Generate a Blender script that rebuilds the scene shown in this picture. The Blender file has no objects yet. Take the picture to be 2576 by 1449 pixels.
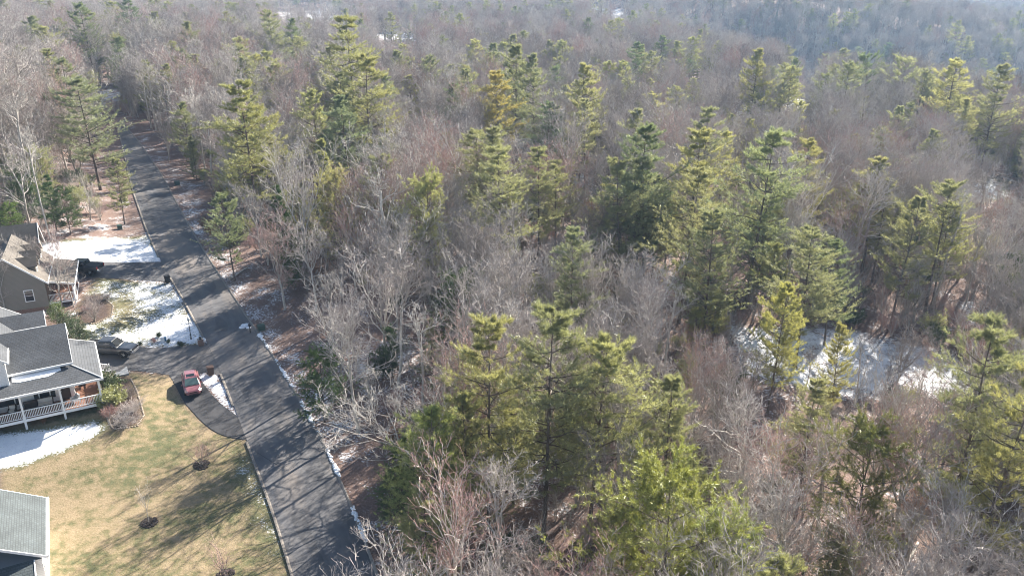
import bpy, bmesh, math, random
import numpy as np
from mathutils import Vector

# ---------------------------------------------------------------- camera, world, sun, exposure
S = bpy.context.scene
COL = S.collection
PITCH = math.radians(21.8)
CAMZ = 46.5
FPX, CX, CY = 2060.8, 1288.0, 724.5
cam_d = bpy.data.cameras.new('camera')
cam = bpy.data.objects.new('camera', cam_d)
COL.objects.link(cam)
cam.location = (0, 0, CAMZ)
cam.rotation_euler = (math.pi / 2 - PITCH, 0, 0)
cam_d.sensor_width = 36
cam_d.lens = 28.8
cam_d.clip_start = 0.5
cam_d.clip_end = 9000
S.camera = cam

SUN_AZ = math.radians(37)          # clockwise from +Y
SUN_EL = math.radians(31)
world = bpy.data.worlds.new('World')
S.world = world
world.use_nodes = True
wn = world.node_tree
sky = wn.nodes.new('ShaderNodeTexSky')
sky.sky_type = 'NISHITA'
sky.sun_disc = False
sky.sun_elevation = SUN_EL
sky.sun_rotation = SUN_AZ
sky.air_density = 1.0
sky.dust_density = 1.0
bg = wn.nodes['Background']
wn.links.new(sky.outputs[0], bg.inputs[0])
bg.inputs[1].default_value = 0.055
sun_d = bpy.data.lights.new('sun', 'SUN')
sun_d.energy = 5.0
sun_d.angle = math.radians(0.5)
sun_d.color = (1.0, 0.93, 0.83)
sun = bpy.data.objects.new('sun', sun_d)
COL.objects.link(sun)
sdir = Vector((math.sin(SUN_AZ) * math.cos(SUN_EL), math.cos(SUN_AZ) * math.cos(SUN_EL), math.sin(SUN_EL)))
sun.rotation_euler = sdir.to_track_quat('Z', 'Y').to_euler()
sun.location = (120, 160, 120)
S.view_settings.view_transform = 'Standard'
S.view_settings.look = 'None'
S.view_settings.exposure = 1.85
S.view_settings.gamma = 1.0
S.cycles.max_bounces = 5
S.cycles.diffuse_bounces = 3
S.cycles.glossy_bounces = 2
S.cycles.transmission_bounces = 3
S.cycles.transparent_max_bounces = 6
S.cycles.volume_bounces = 1
S.cycles.filter_width = 1.05
S.cycles.use_denoising = True
S.cycles.denoiser = 'OPENIMAGEDENOISE'
S.cycles.denoising_input_passes = 'RGB_ALBEDO_NORMAL'
S.cycles.denoising_prefilter = 'ACCURATE'
S.cycles.use_adaptive_sampling = True
S.cycles.adaptive_threshold = 0.012

RNG = np.random.default_rng(7)
random.seed(7)

# ---------------------------------------------------------------- helpers
def ss(a, b, x):
    t = np.clip((x - a) / (b - a), 0, 1)
    return t * t * (3 - 2 * t)

U2 = np.array((-0.4924, 0.8704))     # up the road
W2 = np.array((0.8704, 0.4924))      # across the road, to the right
R0 = np.array((-14.4, 53.2))
YAW = math.atan2(W2[1], W2[0])

ED_Y = [100, 180, 228, 260, 286, 349, 531, 860, 1500]
ED_X = [250, 185, 160, 130, 110, 85, 55, -20, -200]

def terrain(x, y):
    x = np.asarray(x, float); y = np.asarray(y, float)
    su = (x - R0[0]) * U2[0] + (y - R0[1]) * U2[1]
    sw = (x - R0[0]) * W2[0] + (y - R0[1]) * W2[1]
    z = 6.3 * ss(50, 135, y) + 0.004 * np.clip(y - 135, 0, 400)
    # the wood right of the road falls gently away
    z = z - 0.055 * np.clip(sw - 8, 0, 170)
    # front yards step up on the left
    z = z + 1.4 * ss(4, 16, -sw) * ss(18, 34, su) - 0.02 * np.clip(-sw - 30, 0, 100)
    rough = np.clip(ss(12, 40, sw) + ss(40, 90, -sw) * ss(45, 70, su) + ss(135, 170, su), 0, 1)
    und = (np.sin(x * .071 + 1.3) * np.cos(y * .057 + .4) + .6 * np.sin(x * .13 - y * .11 + 2.)
           + .35 * np.sin(x * .31 + y * .27))
    z = z + rough * und * 0.8
    # the valley behind the near hill and the hills across it
    xe = np.interp(y, ED_Y, ED_X)
    d = (x - xe) * 0.8
    z = z - 45 * ss(0, 110, d)
    z = z + 64 * ss(500, 700, y + 0.10 * x) * ss(-20, 160, d) * (1 - 0.52 * ss(190, 460, x))
    z = z + 26 * ss(850, 1300, y) * (1 - ss(0, 140, d))
    z = z + 70 * ss(1500, 3200, y) - 60 * ss(1050, 1500, y) * ss(200, 420, x)
    return z

def ray(vx, vy):
    a = (vx - CX) / FPX; b = (vy - CY) / FPX
    cp, sp = math.cos(PITCH), math.sin(PITCH)
    return np.array((a, cp - b * sp, -sp - b * cp))

_T = np.geomspace(25, 4500, 5000)
def at(vx, vy, h=0.0):
    """the spot whose ground plus h metres is seen at that place of the 2576-wide photograph"""
    d = ray(vx, vy)
    x = d[0] * _T; y = d[1] * _T; z = CAMZ + d[2] * _T
    e = z - terrain(x, y) - h
    i = np.argmax(e < 0)
    if e[i] >= 0:
        i = len(_T) - 1
    i = max(i, 1)
    f = e[i - 1] / (e[i - 1] - e[i] + 1e-9)
    t = _T[i - 1] + f * (_T[i] - _T[i - 1])
    return np.array((d[0] * t, d[1] * t, float(terrain(d[0] * t, d[1] * t))))

def gz(x, y):
    return float(terrain(x, y))

def project(x, y, z):
    cp, sp = math.cos(PITCH), math.sin(PITCH)
    dz = z - CAMZ
    depth = y * cp - dz * sp
    up = y * sp + dz * cp
    return CX + FPX * x / depth, CY - FPX * up / depth, depth

def inpoly(px, py, poly):
    px = np.asarray(px, float); py = np.asarray(py, float)
    r = np.zeros(px.shape, bool)
    n = len(poly)
    for i in range(n):
        x0, y0 = poly[i][:2]; x1, y1 = poly[(i + 1) % n][:2]
        if y0 == y1:
            continue
        c = ((y0 > py) != (y1 > py)) & (px < (x1 - x0) * (py - y0) / (y1 - y0) + x0)
        r ^= c
    return r

def pdist(px, py, poly, closed=True):
    px = np.asarray(px, float); py = np.asarray(py, float)
    best = np.full(px.shape, 1e9)
    n = len(poly)
    for i in range(n if closed else n - 1):
        x0, y0 = poly[i][:2]; x1, y1 = poly[(i + 1) % n][:2]
        dx, dy = x1 - x0, y1 - y0
        L = dx * dx + dy * dy + 1e-9
        t = np.clip(((px - x0) * dx + (py - y0) * dy) / L, 0, 1)
        best = np.minimum(best, np.hypot(px - x0 - t * dx, py - y0 - t * dy))
    return best

def sdf(px, py, poly):
    d = pdist(px, py, poly)
    return np.where(inpoly(px, py, poly), d, -d)

def vpoly(pts):
    return [at(*p)[:2] for p in pts]

# ---- mesh accumulation
class Acc:
    def __init__(self):
        self.v = []; self.f4 = []; self.f3 = []; self.m4 = []; self.m3 = []; self.n = 0
    def add(self, v, f, m=0):
        v = np.asarray(v, float).reshape(-1, 3); f = np.asarray(f, int)
        self.v.append(v)
        if f.size:
            if f.shape[1] == 4:
                self.f4.append(f + self.n); self.m4.append(np.full(len(f), m))
            else:
                self.f3.append(f + self.n); self.m3.append(np.full(len(f), m))
        self.n += len(v)
    def merge(self, o, m):
        for v in o.v: self.v.append(v)
        for f in o.f4: self.f4.append(f + self.n); self.m4.append(np.full(len(f), m))
        for f in o.f3: self.f3.append(f + self.n); self.m3.append(np.full(len(f), m))
        self.n += o.n
    # shapes
    def box(self, x0, x1, y0, y1, z0, z1, m=0):
        v = [(x0, y0, z0), (x1, y0, z0), (x1, y1, z0), (x0, y1, z0), (x0, y0, z1), (x1, y0, z1), (x1, y1, z1), (x0, y1, z1)]
        self.add(v, [(0, 3, 2, 1), (4, 5, 6, 7), (0, 1, 5, 4), (1, 2, 6, 5), (2, 3, 7, 6), (3, 0, 4, 7)], m)
        return self
    def slab(self, quad, t, m=0):
        """a thick sheet: quad is its top face (counter-clockwise from above), t its thickness downwards"""
        q = np.array(quad, float); b = q - np.array((0, 0, t)); n = len(q)
        v = np.vstack((q, b))
        if n == 4:
            self.add(v, [(0, 1, 2, 3), (7, 6, 5, 4)] + [(i, i + 4, (i + 1) % 4 + 4, (i + 1) % 4) for i in range(4)], m)
        else:
            self.add(v, [(0, 1, 2), (5, 4, 3)], m)
            self.add(v, [(i, i + 3, (i + 1) % 3 + 3, (i + 1) % 3) for i in range(3)], m)
        return self
    def prism(self, pts, d, m=0):
        """polygon pts extruded by vector d"""
        p = np.array(pts, float); n = len(p); q = p + np.array(d, float)
        c0 = p.mean(0); c1 = q.mean(0)
        v = np.vstack((p, q, [c0], [c1]))
        self.add(v, [(i, (i + 1) % n, (i + 1) % n + n, i + n) for i in range(n)], m)
        self.add(v, [((i + 1) % n, i, 2 * n) for i in range(n)] + [(i + n, (i + 1) % n + n, 2 * n + 1) for i in range(n)], m)
        return self
    def tube(self, P, R, sides=8, m=0, cap=True):
        P = np.array(P, float)[None]; R = np.array(R, float) * np.ones(P.shape[1]); R = R[None]
        tubes(self, P, R, sides, m)
        if cap:
            n = P.shape[1]
            base = self.n - n * sides
            for ring, c in ((0, P[0, 0]), (n - 1, P[0, -1])):
                v0 = base + ring * sides
                self.v.append(c[None]); ci = self.n; self.n += 1
                self.f3.append(np.array([(v0 + i, v0 + (i + 1) % sides, ci) for i in range(sides)])); self.m3.append(np.full(sides, m))
        return self
    def ball(self, c, r, m=0, nu=10, nv=6, jag=0, rng=None):
        c = np.array(c, float); r = np.array(r, float) * np.ones(3)
        th = np.linspace(0, 2 * np.pi, nu, endpoint=False); ph = np.linspace(-np.pi / 2, np.pi / 2, nv + 1)
        T, Ph = np.meshgrid(th, ph)
        d = np.stack((np.cos(T) * np.cos(Ph), np.sin(T) * np.cos(Ph), np.sin(Ph)), -1)
        if jag:
            d = d * (1 + jag * (rng.random(d.shape[:2])[..., None] - .5))
            d[0] = d[0].mean(0); d[-1] = d[-1].mean(0)
        v = (c + d * r).reshape(-1, 3)
        f = [(j * nu + i, j * nu + (i + 1) % nu, (j + 1) * nu + (i + 1) % nu, (j + 1) * nu + i) for j in range(nv) for i in range(nu)]
        self.add(v, f, m)
        return self
    def mesh(self, name, mats, smooth=False):
        me = bpy.data.meshes.new(name)
        v = np.vstack(self.v) if self.v else np.zeros((0, 3))
        f4 = np.vstack(self.f4) if self.f4 else np.zeros((0, 4), int)
        f3 = np.vstack(self.f3) if self.f3 else np.zeros((0, 3), int)
        me.vertices.add(len(v)); me.vertices.foreach_set('co', v.astype(np.float32).ravel())
        nl = f4.size + f3.size
        me.loops.add(nl)
        me.loops.foreach_set('vertex_index', np.concatenate((f4.ravel(), f3.ravel())).astype(np.int32))
        np_ = len(f4) + len(f3)
        me.polygons.add(np_)
        st = np.concatenate((np.arange(len(f4)) * 4, f4.size + np.arange(len(f3)) * 3))
        me.polygons.foreach_set('loop_start', st.astype(np.int32))
        mi = np.concatenate([np.concatenate(self.m4) if self.m4 else np.zeros(0, int), np.concatenate(self.m3) if self.m3 else np.zeros(0, int)])
        me.polygons.foreach_set('material_index', mi.astype(np.int32))
        me.polygons.foreach_set('use_smooth', np.full(np_, smooth))
        for mt in (mats if isinstance(mats, (list, tuple)) else [mats]):
            me.materials.append(mt)
        me.update(calc_edges=True)
        return me
    def obj(self, name, mats, parent=None, smooth=False):
        o = bpy.data.objects.new(name, self.mesh(name, mats, smooth))
        COL.objects.link(o)
        if parent is not None:
            o.parent = parent
        return o

def tubes(acc, P, R, sides, m=0):
    """P (M,n,3) polylines with radii R (M,n)"""
    M, n, _ = P.shape
    if M == 0:
        return
    T = np.gradient(P, axis=1)
    T /= np.linalg.norm(T, axis=2, keepdims=True) + 1e-9
    ref = np.where(np.abs(T[..., 2:3]) > .9, np.array((1., 0, 0)), np.array((0, 0, 1.)))
    A = np.cross(T, ref); A /= np.linalg.norm(A, axis=2, keepdims=True) + 1e-9
    B = np.cross(T, A)
    th = np.arange(sides) * 2 * np.pi / sides
    ring = P[:, :, None] + R[:, :, None, None] * (np.cos(th)[None, None, :, None] * A[:, :, None] + np.sin(th)[None, None, :, None] * B[:, :, None])
    idx = np.arange(M * n * sides).reshape(M, n, sides)
    a = idx[:, :-1]; b = idx[:, 1:]
    f = np.stack((a, np.roll(a, -1, 2), np.roll(b, -1, 2), b), -1).reshape(-1, 4)
    acc.add(ring.reshape(-1, 3), f, m)

def tag(o, label=None, cat=None, group=None, kind=None):
    if label: o['label'] = label
    if cat: o['category'] = cat
    if group: o['group'] = group
    if kind: o['kind'] = kind
    return o

def empty(name, loc, rz=0.0, label=None, cat=None, group=None):
    o = bpy.data.objects.new(name, None)
    o.empty_display_size = 0.3
    COL.objects.link(o)
    o.location = [float(c) for c in loc]
    o.rotation_euler = (0, 0, rz)
    return tag(o, label, cat, group)

def copy_tree(o, parent=None):
    c = o.copy(); COL.objects.link(c)
    if parent is not None: c.parent = parent
    for ch in KIDS.get(o.name, []):
        copy_tree(ch, c)
    return c
KIDS = {}
def remember(o):
    for ch in o.children:
        KIDS.setdefault(o.name, []).append(ch); remember(ch)

# ---------------------------------------------------------------- materials
class NT:
    """small node-tree writer"""
    def __init__(self, name):
        self.m = bpy.data.materials.new(name); self.m.use_nodes = True
        self.t = self.m.node_tree; self.t.nodes.clear()
        self.out = self.n('ShaderNodeOutputMaterial')
    def n(self, typ, **kw):
        nd = self.t.nodes.new(typ)
        for k, v in kw.items(): setattr(nd, k, v)
        return nd
    def l(self, a, b): self.t.links.new(a, b)
    def sock(self, inp, v):
        if hasattr(v, 'is_linked'): self.l(v, inp)
        else:
            if isinstance(v, (tuple, list)) and len(v) == 3 and inp.type == 'RGBA': v = (*v, 1)
            inp.default_value = v
    def coord(self, which='Object'):
        return self.n('ShaderNodeTexCoord').outputs[which]
    def pos(self): return self.n('ShaderNodeNewGeometry').outputs['Position']
    def noise(self, vec, scale, detail=4, rough=.55, out='Fac'):
        nd = self.n('ShaderNodeTexNoise')
        if vec is not None: self.l(vec, nd.inputs['Vector'])
        nd.inputs['Scale'].default_value = scale; nd.inputs['Detail'].default_value = detail; nd.inputs['Roughness'].default_value = rough
        return nd.outputs[out]
    def ramp(self, fac, stops, interp='LINEAR'):
        nd = self.n('ShaderNodeValToRGB'); self.sock(nd.inputs[0], fac)
        nd.color_ramp.interpolation = interp
        e = nd.color_ramp.elements
        while len(e) < len(stops): e.new(.5)
        for k, (p, c) in enumerate(stops):
            e[k].position = p
            e[k].color = (*c, 1) if isinstance(c, tuple) else (c, c, c, 1)
        return nd.outputs[0]
    def mix(self, fac, a, b, mode='MIX'):
        nd = self.n('ShaderNodeMix', data_type='RGBA', blend_type=mode)
        self.sock(nd.inputs[0], fac); self.sock(nd.inputs[6], a); self.sock(nd.inputs[7], b)
        return nd.outputs[2]
    def math(self, op, a, b=0.0, clamp=False):
        nd = self.n('ShaderNodeMath', operation=op, use_clamp=clamp)
        self.sock(nd.inputs[0], a); self.sock(nd.inputs[1], b)
        return nd.outputs[0]
    def attr(self, name):
        return self.n('ShaderNodeAttribute', attribute_name=name).outputs['Fac']
    def scaled(self, vec, s):
        nd = self.n('ShaderNodeMapping'); self.l(vec, nd.inputs[0]); nd.inputs['Scale'].default_value = s
        return nd.outputs[0]
    def rand(self): return self.n('ShaderNodeObjectInfo').outputs['Random']
    def diffuse(self, col, rough=.5):
        d = self.n('ShaderNodeBsdfDiffuse'); self.sock(d.inputs[0], col); return d.outputs[0]
    def principled(self, col, rough=.8, spec=.3, metal=0, bump=None, bstr=.3, bdist=.05, coat=0, normal=None):
        p = self.n('ShaderNodeBsdfPrincipled')
        self.sock(p.inputs['Base Color'], col); self.sock(p.inputs['Roughness'], rough)
        p.inputs['Specular IOR Level'].default_value = spec; p.inputs['Metallic'].default_value = metal
        p.inputs['Coat Weight'].default_value = coat
        if bump is not None:
            b = self.n('ShaderNodeBump'); b.inputs['Strength'].default_value = bstr; b.inputs['Distance'].default_value = bdist
            self.l(bump, b.inputs['Height']); self.l(b.outputs[0], p.inputs['Normal'])
        return p.outputs[0]
    def done(self, sh):
        self.l(sh, self.out.inputs['Surface']); return self.m

def plain(name, col, rough=.7, spec=.3, var=.12, scale=3.0, metal=0, coat=0):
    t = NT(name)
    nz = t.noise(t.coord(), scale, 4)
    c = t.mix(nz, tuple(max(0, k * (1 - var * 1.6)) for k in col), tuple(min(1, k * (1 + var * 1.6)) for k in col))
    return t.done(t.principled(c, rough, spec, metal, coat=coat))

def hue_rand(t, cols):
    """a colour picked by the object's own random number from a ramp"""
    return t.ramp(t.rand(), [(i / (len(cols) - 1), c) for i, c in enumerate(cols)])

def bark_mat(name, cols, var=.35, scale=2.5):
    t = NT(name)
    c = hue_rand(t, cols)
    nz = t.ramp(t.noise(t.coord(), scale, 5, .65), [(.3, 1 - var), (.7, 1 + var)])
    c = t.mix(1.0, c, nz, 'MULTIPLY')
    return t.done(t.diffuse(c))

def twig_mat(name, cols):
    t = NT(name)
    c = hue_rand(t, cols)
    nz = t.ramp(t.noise(t.coord(), .45, 3, .6), [(.3, .8), (.7, 1.2)])
    return t.done(t.diffuse(t.mix(1.0, c, nz, 'MULTIPLY')))

def leaf_mat(name, cols, trans=.48, tcol=(1.2, 1.18, .75)):
    t = NT(name)
    c = hue_rand(t, cols)
    oc = t.n('ShaderNodeObjectInfo').outputs['Color']
    c = t.mix(1.0, c, oc, 'MULTIPLY')
    nz = t.ramp(t.noise(t.coord(), .9, 3, .6), [(.3, .72), (.7, 1.28)])
    c = t.mix(1.0, c, nz, 'MULTIPLY')
    d = t.diffuse(c)
    tr = t.n('ShaderNodeBsdfTranslucent'); t.l(t.mix(1.0, c, tcol, 'MULTIPLY'), tr.inputs[0])
    mx = t.n('ShaderNodeMixShader'); mx.inputs[0].default_value = trans
    t.l(d, mx.inputs[1]); t.l(tr.outputs[0], mx.inputs[2])
    gl = t.n('ShaderNodeBsdfGlossy'); gl.inputs['Color'].default_value = (.9, .95, .85, 1); gl.inputs['Roughness'].default_value = .45
    m2 = t.n('ShaderNodeMixShader'); m2.inputs[0].default_value = .06
    t.l(mx.outputs[0], m2.inputs[1]); t.l(gl.outputs[0], m2.inputs[2])
    return t.done(m2.outputs[0])

M = {}
M['bark_grey'] = bark_mat('grey_bark', [(.31, .28, .25), (.52, .48, .43), (.24, .215, .195), (.62, .58, .53), (.42, .385, .345)])
M['bark_pine'] = bark_mat('pine_bark', [(.13, .10, .085), (.17, .14, .12), (.11, .09, .08)])
M['twig_mauve'] = twig_mat('mauve_twig', [(.33, .295, .275), (.48, .435, .405), (.24, .21, .195), (.39, .34, .32), (.44, .40, .375)])
M['twig_grey'] = twig_mat('grey_twig', [(.56, .525, .48), (.44, .41, .375), (.62, .58, .53)])
M['twig_red'] = twig_mat('reddish_twig', [(.42, .265, .235), (.46, .32, .285), (.40, .275, .25)])
M['needle'] = leaf_mat('pine_needle', [(.285, .29, .175), (.24, .26, .165), (.305, .30, .18), (.25, .275, .19), (.30, .30, .20)])
M['needle_pale'] = leaf_mat('pale_needle', [(.33, .335, .19), (.31, .32, .17), (.35, .345, .20)])
M['needle_dark'] = leaf_mat('dark_needle', [(.085, .125, .045), (.10, .145, .045), (.075, .115, .045)], .3)
M['needle_olive'] = leaf_mat('olive_needle', [(.225, .245, .085), (.25, .26, .09), (.205, .235, .09)], .3)
M['leaf_dark'] = leaf_mat('evergreen_leaf', [(.05, .075, .03), (.075, .10, .045), (.06, .085, .03)], .25)
M['leaf_dead'] = leaf_mat('dead_leaf', [(.26, .13, .06), (.22, .12, .065), (.30, .16, .08)], .35, (1.2, .9, .6))
# ---------------------------------------------------------------- the places on the ground (world outlines)
ROAD_L = [(770, 1560), (738, 1449), (690, 1290), (620, 1105), (565, 960), (530, 880), (455, 740), (405, 660), (366, 570), (335, 480), (316, 400), (303, 345), (292, 312)]
ROAD_R = [(985, 1560), (948, 1449), (885, 1280), (810, 1110), (725, 960), (648, 840), (584, 745), (522, 650), (466, 555), (405, 440), (370, 388), (338, 345), (312, 312)]
def resample(pts, n):
    pts = np.array(pts, float); d = np.r_[0, np.cumsum(np.hypot(*np.diff(pts, axis=0).T))]
    # smooth the outline a little
    t = np.linspace(0, d[-1], n)
    q = np.stack([np.interp(t, d, pts[:, k]) for k in (0, 1)], 1)
    for _ in range(12):
        q[1:-1] = .25 * q[:-2] + .5 * q[1:-1] + .25 * q[2:]
    return q
rl = resample(vpoly(ROAD_L), 160); rr = resample(vpoly(ROAD_R), 160)
# run on up the hill past what can be seen
du = (rl[-1] + rr[-1] - rl[-20] - rr[-20]); du /= np.hypot(*du)
road_poly = [tuple(p) for p in rl] + [tuple(p) for p in rr[::-1]]
road_mid = (rl + rr) / 2

DRIVE_A = vpoly([(100, 700), (100, 662), (160, 661), (245, 660), (405, 655), (418, 672), (428, 690), (424, 712), (400, 706), (265, 698), (180, 705)])
DRIVE_B = vpoly([(120, 880), (250, 868), (335, 870), (385, 876), (443, 872), (497, 868), (522, 858), (545, 905), (560, 948), (524, 935), (497, 941),
                 (512, 966), (539, 1001), (570, 1028), (589, 1040), (606, 1059), (632, 1105), (620, 1107), (578, 1101), (539, 1086), (505, 1059), (478, 1028), (462, 1012),
                 (428, 943), (416, 943), (385, 936), (320, 932), (285, 937), (246, 934), (180, 940), (110, 945)])
LAWN = vpoly([(0, 1449), (0, 1060), (270, 935), (430, 943), (462, 1012), (505, 1059), (540, 1086), (620, 1107), (690, 1290), (738, 1449), (770, 1560), (-200, 1560)])
LAWN_B = vpoly([(262, 698), (425, 713), (530, 880), (497, 868), (335, 870), (190, 868), (190, 790), (240, 700)])
LAWN_C = vpoly([(100, 612), (380, 590), (405, 655), (245, 660), (90, 662)])
YARD = vpoly([(-900, 3200), (-900, 620), (0, 592), (95, 590), (210, 575), (330, 545), (385, 590), (405, 655), (530, 880), (620, 1105), (690, 1290), (738, 1449), (770, 1600), (1000, 3200)])
ISLAND = vpoly([(512, 945), (540, 943), (560, 970), (618, 1095), (606, 1059), (570, 1028), (539, 1001)])
BED_A = vpoly([(265, 950), (325, 945), (345, 985), (362, 1045), (345, 1072), (285, 1080), (262, 1040)])
BED_B = vpoly([(205, 745), (250, 740), (285, 770), (280, 795), (240, 815), (190, 815)])
CLEARING = vpoly([(1840, 822), (2010, 832), (2130, 830), (2290, 868), (2390, 900), (2480, 985), (2500, 1040), (2380, 1000), (2280, 975), (2150, 1000), (2000, 975), (1880, 945)])
CLEAR_B = vpoly([(2420, 770), (2600, 790), (2600, 860), (2480, 830)])
FIELDS = [vpoly(p) for p in (
    [(690, 32), (800, 24), (870, 46), (830, 58), (720, 58)],
    [(935, 88), (1000, 80), (1062, 92), (1050, 104), (960, 104)],
    [(1265, 382), (1330, 372), (1352, 402), (1340, 425), (1275, 425)],
    [(1440, 440), (1500, 425), (1570, 460), (1545, 505), (1470, 500)],
    [(1690, 255), (1790, 238), (1850, 268), (1940, 282), (1930, 300), (1800, 290), (1700, 282)],
    [(1960, 255), (2050, 245), (2060, 278), (1975, 290)],
    [(2150, 275), (2240, 262), (2270, 292), (2170, 305)],
    [(2380, 470), (2480, 440), (2540, 455), (2560, 500), (2400, 520)],
    [(1470, 20), (1560, 25), (1600, 48), (1520, 50)],
    [(215, 218), (300, 225), (312, 262), (240, 270)],
)]
# how much snow lies where: (outline, amount, softness in metres)
SNOW = [(LAWN_C, .84, 1.8), (vpoly([(130, 640), (240, 612), (380, 625), (400, 652), (245, 660), (120, 662)]), .98, 1.8),
        (LAWN_B, .60, 2.0), (vpoly([(300, 800), (500, 780), (528, 862), (497, 868), (335, 868), (230, 830)]), .74, 3),
        (vpoly([(285, 725), (330, 738), (365, 790), (330, 830), (240, 835), (285, 785)]), .44, 2.5),
        (vpoly([(330, 705), (425, 715), (480, 790), (400, 770)]), .70, 3),
        (vpoly([(-60, 1098), (120, 1078), (240, 1058), (272, 1072), (245, 1092), (150, 1135), (70, 1165), (-60, 1190)]), 1.02, 1.6),
        (vpoly([(580, 1135), (636, 1135), (700, 1290), (735, 1420), (668, 1400), (600, 1230)]), .57, 3),
        (ISLAND, .82, .8),
        (vpoly([(655, 850), (705, 850), (765, 925), (745, 960), (700, 935)]), .58, 3),
        (vpoly([(770, 990), (820, 960), (905, 1100), (920, 1140), (855, 1130), (820, 1075)]), .59, 3),
        (vpoly([(430, 480), (480, 490), (560, 600), (620, 740), (660, 800), (600, 790), (520, 650)]), .55, 3),
        (vpoly([(340, 345), (400, 380), (470, 470), (440, 470), (380, 390)]), .55, 3),
        (vpoly([(90, 620), (130, 570), (330, 545), (385, 600), (300, 590), (200, 600)]), .50, 4),
        (vpoly([(850, 880), (1000, 850), (1120, 900), (1150, 1000), (1000, 1050), (900, 980)]), .55, 5),
        (vpoly([(1250, 1100), (1450, 1090), (1480, 1200), (1330, 1260), (1230, 1200)]), .56, 5),
        (CLEARING, .76, 3), (CLEAR_B, .7, 3)] + [(f, .66, 5) for f in FIELDS]
LITTER_PINK = FIELDS[0]

def grid_lines(segs):
    out = [segs[0][0]]
    for a, b, s0, s1 in segs:
        x = a
        while x < b - 1e-6:
            k = (x - a) / (b - a)
            x = min(b, x + s0 + (s1 - s0) * k); out.append(x)
    return np.array(out)
gx = grid_lines([(-5200, -400, 300, 40), (-400, -100, 30, 2), (-100, -72, 1.5, .5), (-72, 12, .45, .45), (12, 130, .8, 1.6), (130, 420, 2.5, 12), (420, 5200, 15, 300)])
gy = grid_lines([(-60, 34, 8, 1), (34, 128, .45, .45), (128, 230, .6, 1.8), (230, 620, 2.5, 8), (620, 1700, 10, 30), (1700, 6500, 40, 350)])
GX, GY = np.meshgrid(gx, gy)
GZ = terrain(GX, GY)
vx_, vy_ = GX.ravel(), GY.ravel()
def soft_mask(poly, soft):
    xs = [p[0] for p in poly]; ys = [p[1] for p in poly]
    out = np.zeros(vx_.shape)
    k = (vx_ > min(xs) - 3 * soft) & (vx_ < max(xs) + 3 * soft) & (vy_ > min(ys) - 3 * soft) & (vy_ < max(ys) + 3 * soft)
    if k.any():
        out[k] = ss(-soft, soft, sdf(vx_[k], vy_[k], poly))
    return out
a_lawn = np.maximum.reduce([soft_mask(LAWN, .5), soft_mask(LAWN_B, .7), soft_mask(LAWN_C, 1.0), .0 * vx_])
a_lawn = np.maximum(a_lawn, np.maximum(soft_mask(FIELDS[5], 4), soft_mask(FIELDS[7], 4)))
a_bed = np.maximum(soft_mask(BED_A, .5), soft_mask(BED_B, .6))
a_snow = np.full(vx_.shape, .42)
a_snow = np.where((a_lawn > .5), .12, a_snow)
for poly, amt, soft in SNOW:
    m = soft_mask(poly, soft)
    a_snow = a_snow * (1 - m) + amt * m
a_snow = np.where(inpoly(vx_, vy_, BED_A), .18, a_snow); a_snow = np.where(inpoly(vx_, vy_, BED_B), .24, a_snow)
a_grey = soft_mask(CLEARING, 1.5)

g = Acc()
ny, nx = GX.shape
idx = np.arange(nx * ny).reshape(ny, nx)
g.add(np.stack((vx_, vy_, GZ.ravel()), 1), np.stack((idx[:-1, :-1], idx[:-1, 1:], idx[1:, 1:], idx[1:, :-1]), -1).reshape(-1, 4))

def ground_material():
    t = NT('forest_floor_lawn_and_snow')
    p = t.pos()
    fine = t.noise(p, 7.0, 5, .7); mid = t.noise(p, 1.1, 5, .6); big = t.noise(p, .12, 4, .6)
    litter = t.ramp(fine, [(.28, (.085, .062, .052)), (.45, (.165, .115, .095)), (.58, (.235, .165, .138)), (.75, (.39, .295, .25))])
    litter = t.mix(t.ramp(big, [(.4, 0.0), (.65, .55)]), litter, t.mix(.5, litter, (.185, .125, .10)))
    gmix = t.math('ADD', t.math('MULTIPLY', big, 1.1), t.math('MULTIPLY', t.math('SUBTRACT', mid, .5), 1.3))
    lawn = t.ramp(gmix, [(.34, (.35, .275, .178)), (.52, (.295, .238, .148)), (.64, (.215, .19, .108)), (.80, (.14, .145, .078))])
    lawn = t.mix(t.ramp(fine, [(.3, .75), (.7, 0.0)]), lawn, t.mix(1.0, lawn, (.55, .52, .46), 'MULTIPLY'))
    lawn = t.mix(t.ramp(t.attr('snow'), [(.25, 0.0), (.55, .8)]), lawn, t.ramp(fine, [(.3, (.075, .085, .045)), (.7, (.16, .165, .085))]))
    c = t.mix(t.attr('lawn'), litter, lawn)
    mulch = t.ramp(fine, [(.3, (.045, .034, .03)), (.6, (.10, .072, .06)), (.8, (.2, .15, .12))])
    c = t.mix(t.attr('bed'), c, mulch)
    # snow lies in patches, thin over the tufts
    tuft = t.noise(t.scaled(p, (1.0, 1.35, 1)), 4.2, 6, .72)
    patch = t.noise(p, .38, 4, .6)
    s = t.math('ADD', t.math('MULTIPLY', tuft, .62), t.math('MULTIPLY', patch, .38))
    s = t.math('ADD', t.math('MULTIPLY', t.math('SUBTRACT', s, .5), 2.2), t.attr('snow'))
    mask = t.ramp(s, [(.53, 0.0), (.72, 1.0)])
    dirt = t.ramp(fine, [(.56, 0.0), (.74, .55)])
    snowc = t.ramp(mid, [(.3, (.74, .76, .80)), (.7, (.86, .87, .88))])
    snowc = t.mix(dirt, snowc, c)
    c = t.mix(mask, c, snowc)
    h = t.math('ADD', t.math('MULTIPLY', fine, .5), t.math('MULTIPLY', tuft, .8))
    return t.done(t.principled(c, .95, .1, bump=h, bstr=.55, bdist=.12))
M['ground'] = ground_material()
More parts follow.
